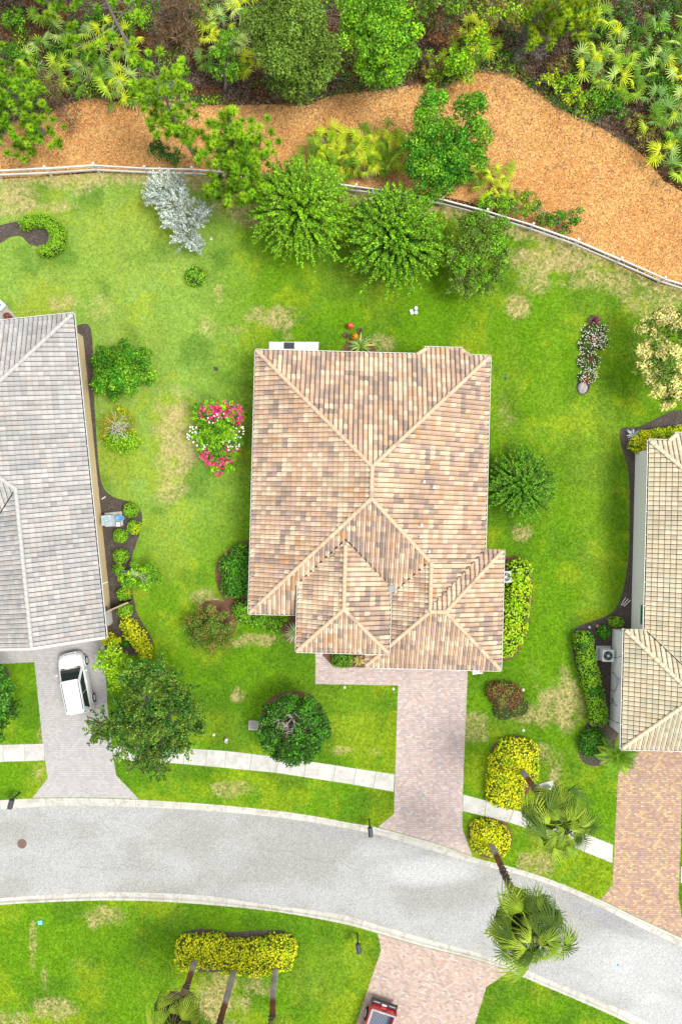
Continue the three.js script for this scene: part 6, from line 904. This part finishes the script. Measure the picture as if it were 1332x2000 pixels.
{
  const mh = thing('manhole_cover', 'round rusty brown manhole cover in the road at the left', 'manhole', P(43, 1649).setY(-.07)), m = flat({ color: new THREE.Color().setRGB(.13, .085, .07) }); mesh('rim', new THREE.TorusGeometry(.29, .025, 6, 32).rotateX(Math.PI / 2), m, mh, [0, .005, 0]); mesh('lid', new THREE.CylinderGeometry(.275, .275, .02, 32), flat({ color: new THREE.Color().setRGB(.17, .11, .095) }), mh, [0, .006, 0]); for (let k = -2; k <= 2; k++) mesh('rib', new THREE.BoxGeometry(.4 - Math.abs(k) * .06, .012, .025), m, mh, [0, .02, k * .09]);
  // condensers
  function condenser(px, py, label, col, s, turn, fan) { const t = thing('condenser', label, 'air conditioner', P(px, py, .3).setY(0), turn), bm = new THREE.MeshStandardMaterial({ color: new THREE.Color().setRGB(...col), roughness: .5 }); mesh('pad', new THREE.BoxGeometry(s * 1.25, .1, s * 1.25), walkMats[0], t, [0, .05, 0]); const body = new MB(), h = .78; body.box(0, .1 + h / 2, 0, s * .94, h, s * .94); for (let k = 0; k < 9; k++) for (const q of [-1, 1]) { body.box(q * s * .475, .18 + k * .08, 0, .015, .03, s * .9); body.box(0, .18 + k * .08, q * s * .475, s * .9, .03, .015); } body.build('casing', bm, t);
    const top = new THREE.Shape([new THREE.Vector2(-s / 2, -s / 2), new THREE.Vector2(s / 2, -s / 2), new THREE.Vector2(s / 2, s / 2), new THREE.Vector2(-s / 2, s / 2)]), ho = new THREE.Path(); ho.absarc(0, 0, s * .41, 0, Math.PI * 2, true); top.holes.push(ho); const tg = new THREE.ExtrudeGeometry(top, { depth: .07, bevelEnabled: false, curveSegments: 20 }); tg.rotateX(-Math.PI / 2); tg.translate(0, .885, 0); mesh('top_panel', tg, bm, t);
    mesh('well', new THREE.CylinderGeometry(s * .375, s * .375, .012, 28), fan ? black : bm, t, [0, .889, 0]); const fb = new MB(); for (let k = 0; k < 4; k++) { const a = k * 1.571 + .4; fb.bar(V3(0, .925, 0), V3(Math.cos(a) * s * .34, .925, Math.sin(a) * s * .34), s * .2, .012); } fb.build('fan_blade', fan ? new THREE.MeshStandardMaterial({ color: new THREE.Color().setRGB(.09, .095, .10), roughness: .4 }) : new THREE.MeshStandardMaterial({ color: new THREE.Color().setRGB(.3, .38, .42), roughness: .4 }), t); mesh('hub', new THREE.CylinderGeometry(s * .1, s * .1, .05, 16), whiteMetal, t, [0, .94, 0]); return t; }
  condenser(1180, 1277, 'white air conditioner with a dark fan between the clipped hedge and the right house', [.55, .57, .57], .78, -.03, true);
  condenser(983, 1125, 'grey air conditioner half under the eaves beside the yellow-green hedge', [.42, .46, .49], .74, 0, true);
  condenser(215, 1016, 'pale blue square tub with a round opening in the mulch bed of the left house', [.38, .47, .52], .66, .09, false);
  const pd = thing('equipment_pad', 'grey slab with small fittings beside the pale blue tub in the mulch bed', 'slab', P(224, 1014)); mesh('slab', new THREE.BoxGeometry(1.15, .08, .95), walkMats[2], pd, [0, .05, 0], .09); mesh('box', new THREE.BoxGeometry(.26, .35, .3), whiteMetal, pd, [.38, .26, .34]); mesh('pump', new THREE.CylinderGeometry(.1, .1, .4, 14).rotateX(Math.PI / 2), new THREE.MeshStandardMaterial({ color: new THREE.Color().setRGB(.3, .32, .33), roughness: .5 }), pd, [.3, .2, -.1]); const pp = new MB(); pp.tube([V3(-.55, .2, -.4), V3(.1, .2, -.42), V3(.4, .2, -.4), V3(.4, .3, 0)], .025, 6, [.5, .5, .47]); pp.build('pipe', whiteMetal, pd);
  const ds = thing('blue_disc', 'round blue dish on a short stand beside the pale blue tub', 'dish', P(235, 1012, .7).setY(0)), dm = new THREE.MeshStandardMaterial({ color: new THREE.Color().setRGB(.06, .24, .48), roughness: .4 }); const dg = new THREE.LatheGeometry([[0, 0], [.14, .015], [.25, .06], [.28, .10], [.265, .10], [.235, .07], [.13, .03], [0, .018]].map(([a, b]) => new THREE.Vector2(a, b)), 28); mesh('dish', dg, dm, ds, [0, .6, 0]).scale.set(1, 1, .66); mesh('rim', new THREE.TorusGeometry(.272, .014, 6, 28).rotateX(Math.PI / 2), new THREE.MeshStandardMaterial({ color: new THREE.Color().setRGB(.34, .55, .68), roughness: .4 }), ds, [0, .70, 0]).scale.set(1, 1, .66); mesh('stand', new THREE.CylinderGeometry(.04, .07, .6, 10), dm, ds, [0, .3, 0]);
  // low board fence of the left house
  const bf = thing('board_fence', 'low brown board fence from the left house across the mulch bed', 'fence', P(233, 1184)), a = P(206, 1196), b = P(262, 1172), n = 9, bm = [[.34, .22, .14], [.42, .30, .21], [.28, .18, .12]].map((c) => flat({ color: new THREE.Color().setRGB(...c) })); for (let k = 0; k < n; k++) { const p = a.clone().lerp(b, (k + .5) / n).sub(bf.position); mesh('plank', new THREE.BoxGeometry(a.distanceTo(b) / n - .015, 1.25, .03), bm[k % 3], bf, [p.x, .62, p.z], Math.atan2(-(b.z - a.z), b.x - a.x)); } const cr = mesh('rail', new THREE.BoxGeometry(a.distanceTo(b), .07, .09), bm[1], bf, [0, 1.26, 0], Math.atan2(-(b.z - a.z), b.x - a.x)); cr.position.set(...a.clone().add(b).multiplyScalar(.5).sub(bf.position).setY(1.27).toArray());
  // landing behind the middle house
  const ld = thing('landing', 'white concrete landing at the back of the middle house', 'slab', P(574, 683)); for (let k = 0; k < 4; k++) mesh('paving_slab', new THREE.BoxGeometry(.82, .12, 1.0), flat({ color: new THREE.Color().setRGB(.56, .56, .55) }), ld, [-1.25 + k * .835, .06, 0], -.026);
  const mt = thing('door_mat', 'dark ribbed mat on the white landing behind the middle house', 'mat', P(565, 676).setY(.12), -.026); mesh('mat', new THREE.BoxGeometry(.7, .02, .42), black, mt, [0, .012, 0]); for (let k = 0; k < 6; k++) mesh('rib', new THREE.BoxGeometry(.66, .012, .03), flat({ color: new THREE.Color().setRGB(.04, .05, .07) }), mt, [0, .026, -.17 + k * .068]);
  // sign board at the garage corner
  const sg = thing('sign_board', 'white board with blue and red marks at the garage corner', 'sign', P(931, 1311, .6).setY(0), .12); mesh('post', new THREE.BoxGeometry(.05, 1.0, .05), whiteMetal, sg, [.3, .5, .05]); const cv = document.createElement('canvas'); cv.width = 128; cv.height = 64; const cx = cv.getContext('2d'); cx.fillStyle = '#eceaea'; cx.fillRect(0, 0, 128, 64); cx.fillStyle = '#5560a8'; for (let k = 0; k < 5; k++) cx.fillRect(8 + k * 13, 14 + (k % 2) * 6, 9, 26); cx.fillStyle = '#c03a44'; cx.fillRect(92, 8, 26, 40); cx.fillStyle = '#eceaea'; cx.fillRect(98, 16, 14, 8); const ct = new THREE.CanvasTexture(cv); ct.colorSpace = THREE.SRGBColorSpace; const bd = mesh('board', new THREE.BoxGeometry(.66, .02, .34), flat({ map: ct }), sg, [0, .8, 0]); bd.rotation.x = .5;
  // utility things on the lawns
  const wh = whiteMetal, pal = new THREE.MeshStandardMaterial({ color: new THREE.Color().setRGB(.42, .58, .52), roughness: .5 });
  const util = (name, px, py, label, cat, parts) => { const t = thing(name, label, cat, P(px, py)); for (const [n2, g, m, p, tn] of parts) mesh(n2, g, m, t, p, tn); return t; };
  util('valve_box', 803.5, 610, 'white rectangular utility box on the back lawn beside two round caps', 'utility box', [['box', new THREE.BoxGeometry(.22, .12, .34), wh, [0, .06, 0], .35], ['lid', new THREE.BoxGeometry(.18, .02, .3), wh, [0, .13, 0], .35]]);
  util('cleanout_cap', 812, 602.5, 'white round cap on the back lawn, upper of the pair', 'utility cap', [['cap', new THREE.CylinderGeometry(.12, .14, .14, 16), wh, [0, .07, 0]], ['knob', new THREE.BoxGeometry(.07, .05, .07), wh, [0, .16, 0]]]);
  util('cleanout_cap', 812, 611, 'pale green round cap on the back lawn, lower of the pair', 'utility cap', [['cap', new THREE.CylinderGeometry(.12, .14, .14, 16), pal, [0, .07, 0]], ['knob', new THREE.BoxGeometry(.07, .05, .07), pal, [0, .16, 0]]]);
  util('irrigation_box', 423, 721, 'small black irrigation box on the lawn west of the middle house', 'utility box', [['box', new THREE.BoxGeometry(.2, .1, .2), black, [0, .05, 0], .3], ['lid', new THREE.BoxGeometry(.16, .02, .16), black, [0, .11, 0], .3], ['lid', new THREE.BoxGeometry(.1, .06, .1), black, [-.12, .04, -.1]]]);
  util('sprinkler_head', 987, 739, 'small dark grey sprinkler head on the lawn east of the middle house', 'sprinkler', [['collar', new THREE.CylinderGeometry(.12, .12, .04, 14), flat({ color: new THREE.Color().setRGB(.12, .13, .13) }), [0, .02, 0]], ['nozzle', new THREE.CylinderGeometry(.04, .05, .14, 10), black, [.02, .09, .02]]]);
  util('meter_box', 443.5, 1444, 'white and grey utility post on the front lawn above the pavement', 'utility box', [['box', new THREE.BoxGeometry(.17, .34, .28), wh, [0, .17, 0], -.3], ['cap', new THREE.BoxGeometry(.19, .03, .16), flat({ color: new THREE.Color().setRGB(.3, .3, .29) }), [.02, .355, .07], -.3]]);
  util('meter_box', 495.5, 1416.5, 'square grey gravel-topped meter lid on the front lawn left of the round tree', 'utility box', [['frame', new THREE.BoxGeometry(.64, .05, .64), walkMats[2], [0, .025, 0], -.06], ['lid', new THREE.BoxGeometry(.54, .02, .54), flat({ map: colorTex(64, 64, (x, y) => { const k = .16 + .22 * vn(x / 2, y / 2); return [k, k * .96, k * .88]; }) }), [0, .056, 0], -.06]]);
  const cap = (px, py, label) => util('sprinkler_head', px, py, label, 'sprinkler', [['collar', new THREE.CylinderGeometry(.09, .1, .06, 12), wh, [0, .03, 0]], ['nozzle', new THREE.CylinderGeometry(.035, .04, .1, 8), wh, [0, .1, 0]]]);
  cap(1021.5, 1426, 'white sprinkler head between the brown-red shrub and the largest yellow hedge'); cap(1021, 1347, 'white sprinkler head right of the brown-red shrub'); cap(413, 467, 'white sprinkler head beside the silver bush'); cap(418, 1435, 'white sprinkler head left of the utility post on the front lawn'); cap(673, 1342, 'white sprinkler head below the entry walk'); cap(768, 1345, 'white sprinkler head at the inner corner of walk and driveway');
  util('plastic_lid', 80, 1801, 'small light blue square lid in the grass south of the road', 'utility lid', [['lid', new THREE.BoxGeometry(.27, .05, .27), new THREE.MeshStandardMaterial({ color: new THREE.Color().setRGB(.16, .52, .62), roughness: .5 }), [0, .06, 0], .1], ['frame', new THREE.BoxGeometry(.3, .05, .3), new THREE.MeshStandardMaterial({ color: new THREE.Color().setRGB(.10, .36, .44), roughness: .5 }), [0, .03, 0], .1]]);
  const mk = thing('road_reflector', 'tiny blue reflector in the road at the right', 'reflector', P(1207, 1886).setY(-.07)), bm2 = new THREE.MeshStandardMaterial({ color: new THREE.Color().setRGB(.03, .3, .62), roughness: .3 }); mesh('base', new THREE.CylinderGeometry(.08, .1, .02, 4), bm2, mk, [0, .012, 0]); mesh('lens', new THREE.BoxGeometry(.09, .02, .06), bm2, mk, [0, .03, 0]);
  util('transformer_box', 1068, 1538, 'pale green utility box on a concrete pad beside the largest yellow hedge', 'utility box', [['pad', new THREE.BoxGeometry(.95, .08, .8), walkMats[1], [0, .04, 0], .3], ['box', new THREE.BoxGeometry(.5, .5, .42), new THREE.MeshStandardMaterial({ color: new THREE.Color().setRGB(.34, .46, .48), roughness: .5 }), [-.05, .33, .06], .3], ['lid', new THREE.BoxGeometry(.54, .04, .46), new THREE.MeshStandardMaterial({ color: new THREE.Color().setRGB(.40, .52, .53), roughness: .5 }), [-.05, .6, .06], .3]]);
  const pv = thing('loose_pipes', 'pale loose pipes lying in the mulch by the white wall of the right house', 'pipe', P(1219, 1176)); for (let k = 0; k < 3; k++) { const m = mesh('pipe', new THREE.CylinderGeometry(.03, .03, .6, 8).rotateX(Math.PI / 2), wh, pv, [-.1 + k * .12, .05 + k * .03, (k - 1) * .06], -.55 - k * .12); m.rotation.x = .05 * k; }
  util('paving_stone', 1166, 1223, 'small orange stone in the bare soil above the clipped hedge', 'stone', [['stone', new THREE.IcosahedronGeometry(.12, 1), flat({ color: new THREE.Color().setRGB(.55, .26, .12) }), [0, .05, 0]]]);
  util('paving_stone', 1150, 1225, 'small pale blue stone in the bare soil above the clipped hedge', 'stone', [['stone', new THREE.IcosahedronGeometry(.1, 1), flat({ color: new THREE.Color().setRGB(.42, .52, .56) }), [0, .05, 0]]]);
  util('wood_scrap', 203.5, 972.5, 'short white scrap lying in the mulch above the pale blue tub', 'scrap', [['plank', new THREE.BoxGeometry(.07, .04, .3), wh, [0, .03, 0], -1.0]]);
  const pt = thing('flower_pot', 'red-brown flower pot on the patio behind the left house', 'pot', P(21, 621)); mesh('pot', new THREE.LatheGeometry([[0, 0], [.16, 0], [.22, .36], [.25, .36], [.25, .42], [.2, .42], [.19, .36], [0, .34]].map(([a, b2]) => new THREE.Vector2(a, b2)), 20), flat({ color: new THREE.Color().setRGB(.26, .07, .05) }), pt); const pl = new MB(); { const r = rng(8); clump(pl, 0, .5, 0, .22, .16, .22, 120, .12, PAL.maroon, r); } pl.build('plant', leafMat, pt);
  const bx = thing('storage_box', 'white box with blue print at the corner of the patio, cut by the left edge', 'box', P(1, 595, .3).setY(0), -.75); mesh('box', new THREE.BoxGeometry(.75, .4, .5), wh, bx, [0, .2, 0]); mesh('lid', new THREE.BoxGeometry(.8, .05, .54), wh, bx, [0, .43, 0]); for (let k = 0; k < 3; k++) mesh('print', new THREE.BoxGeometry(.09, .004, .16), new THREE.MeshStandardMaterial({ color: new THREE.Color().setRGB(.04, .17, .5) }), bx, [-.14 + k * .13, .459, 0]);
}
// ---------- grass blades and loose chips ----------
{
  const r = rng(123), tuftG = new MB(); for (let k = 0; k < 5; k++) { const a = k * 1.257 + .3, d = .5 + .4 * (k % 3), c = [.85 + .1 * (k % 3), .85 + .1 * (k % 3), .85 + .1 * (k % 3)], w = .011, bx = Math.cos(a) * .015, bz = Math.sin(a) * .015, i = tuftG.v(bx - Math.sin(a) * w, 0, bz + Math.cos(a) * w, c), j = tuftG.v(bx + Math.sin(a) * w, 0, bz - Math.cos(a) * w, c), t = tuftG.v(bx + Math.cos(a) * .05 * d, .05, bz + Math.sin(a) * .05 * d, c); tuftG.t(i, j, t); }
  const spots = [], not = [DRV_MAIN, DRV_LEFT, DRV_RIGHT, DRV_SOUTH, PATIO, ...BEDS.map((b) => b[1])].map((p) => ({ p, x0: Math.min(...p.map((q) => q[0])), x1: Math.max(...p.map((q) => q[0])), y0: Math.min(...p.map((q) => q[1])), y1: Math.max(...p.map((q) => q[1])) }));
  const lt = (x) => { let i = 0; while (i + 2 < LAWN_TOP.length && LAWN_TOP[i + 1][0] < x) i++; const [a, b] = LAWN_TOP[i], [c, d] = LAWN_TOP[i + 1]; return b + (d - b) * (x - a) / (c - a); };
  const WALKS = [[[-30, 1454], [88, 1451], [91, 1486], [-30, 1489]], [[215, 1457], [300, 1458], [393, 1462], [521, 1474], [627, 1489], [772, 1511], [771, 1548], [692, 1534], [542, 1511], [400, 1498], [215, 1484]], [[902, 1549], [948, 1562], [1000, 1579], [1198, 1649], [1197, 1687], [1100, 1646], [1019, 1614], [902, 1585]], [[1327, 1690], [1400, 1716], [1400, 1752], [1327, 1724]]].map((p) => ({ p, x0: Math.min(...p.map((q) => q[0])), x1: Math.max(...p.map((q) => q[0])), y0: Math.min(...p.map((q) => q[1])), y1: Math.max(...p.map((q) => q[1])) }));
  const houses = [[505, 690, 940, 1180], [-100, 660, 150, 1240], [1250, 880, 1400, 1400]];
  while (spots.length < 230000) { const x = -40 + r() * 1412, y = 335 + r() * 1700; if (y < lt(x) || (y > nb(x) - .5 && y < sb(x) + .5)) continue; if (houses.some(([a, b, c, d]) => x > a && x < c && y > b && y < d)) continue; if ([...not, ...WALKS].some((q) => x > q.x0 && x < q.x1 && y > q.y0 && y < q.y1 && inside(q.p, x, y))) continue; spots.push([x, y]); }
  const im = new THREE.InstancedMesh(tuftG.geometry(), new THREE.MeshPhysicalMaterial({ vertexColors: true, roughness: .8, specularIntensity: .2 }), spots.length), m = new THREE.Matrix4(), q = new THREE.Quaternion(), col = new THREE.Color();
  spots.forEach(([x, y], k) => { const p = P(x, y), s = .7 + .7 * r(); m.compose(p, q.setFromAxisAngle(UPV, r() * 6.28), V3(s, s * .8, s)); im.setMatrixAt(k, m); const c = lawnColor(x, y), j = 1.02 + .24 * r(); im.setColorAt(k, col.setRGB(c[0] * j, c[1] * j, c[2] * j)); });
  im.name = 'grass'; im.castShadow = im.receiveShadow = true; scene.add(tag(im, 'short mown green grass with dry patches, all over the lawns', 'grass', null, 'stuff'));
  const chip = new THREE.InstancedMesh(new THREE.BoxGeometry(.028, .012, .10), new THREE.MeshStandardMaterial({ roughness: .9 }), 60000), tops = TRAIL; let n = 0;
  while (n < 60000) { const x = -40 + r() * 1412, y = 130 + r() * 440; if (!inside(tops, x + (r() - .5) * 16, y + (r() - .5) * 16)) continue; const p = P(x, y).setY(.008 + .02 * r()), s = .5 + 1.0 * r(); m.compose(p, q.setFromEuler(new THREE.Euler((r() - .5) * .7, r() * 6.28, (r() - .5) * .8)), V3(s, 1, s)); chip.setMatrixAt(n, m); const c = [[.57, .315, .10], [.50, .235, .06], [.66, .43, .18], [.40, .175, .05], [.26, .115, .045]][Math.floor(Math.pow(r(), 1.2) * 5)], j = .85 + .3 * r(); chip.setColorAt(n++, col.setRGB(c[0] * j, c[1] * j, c[2] * j)); }
  chip.name = 'wood_chips'; chip.castShadow = chip.receiveShadow = true; scene.add(tag(chip, 'loose orange wood chips scattered over the trail', 'wood chips', null, 'stuff'));
}
renderer.render(scene, camera);
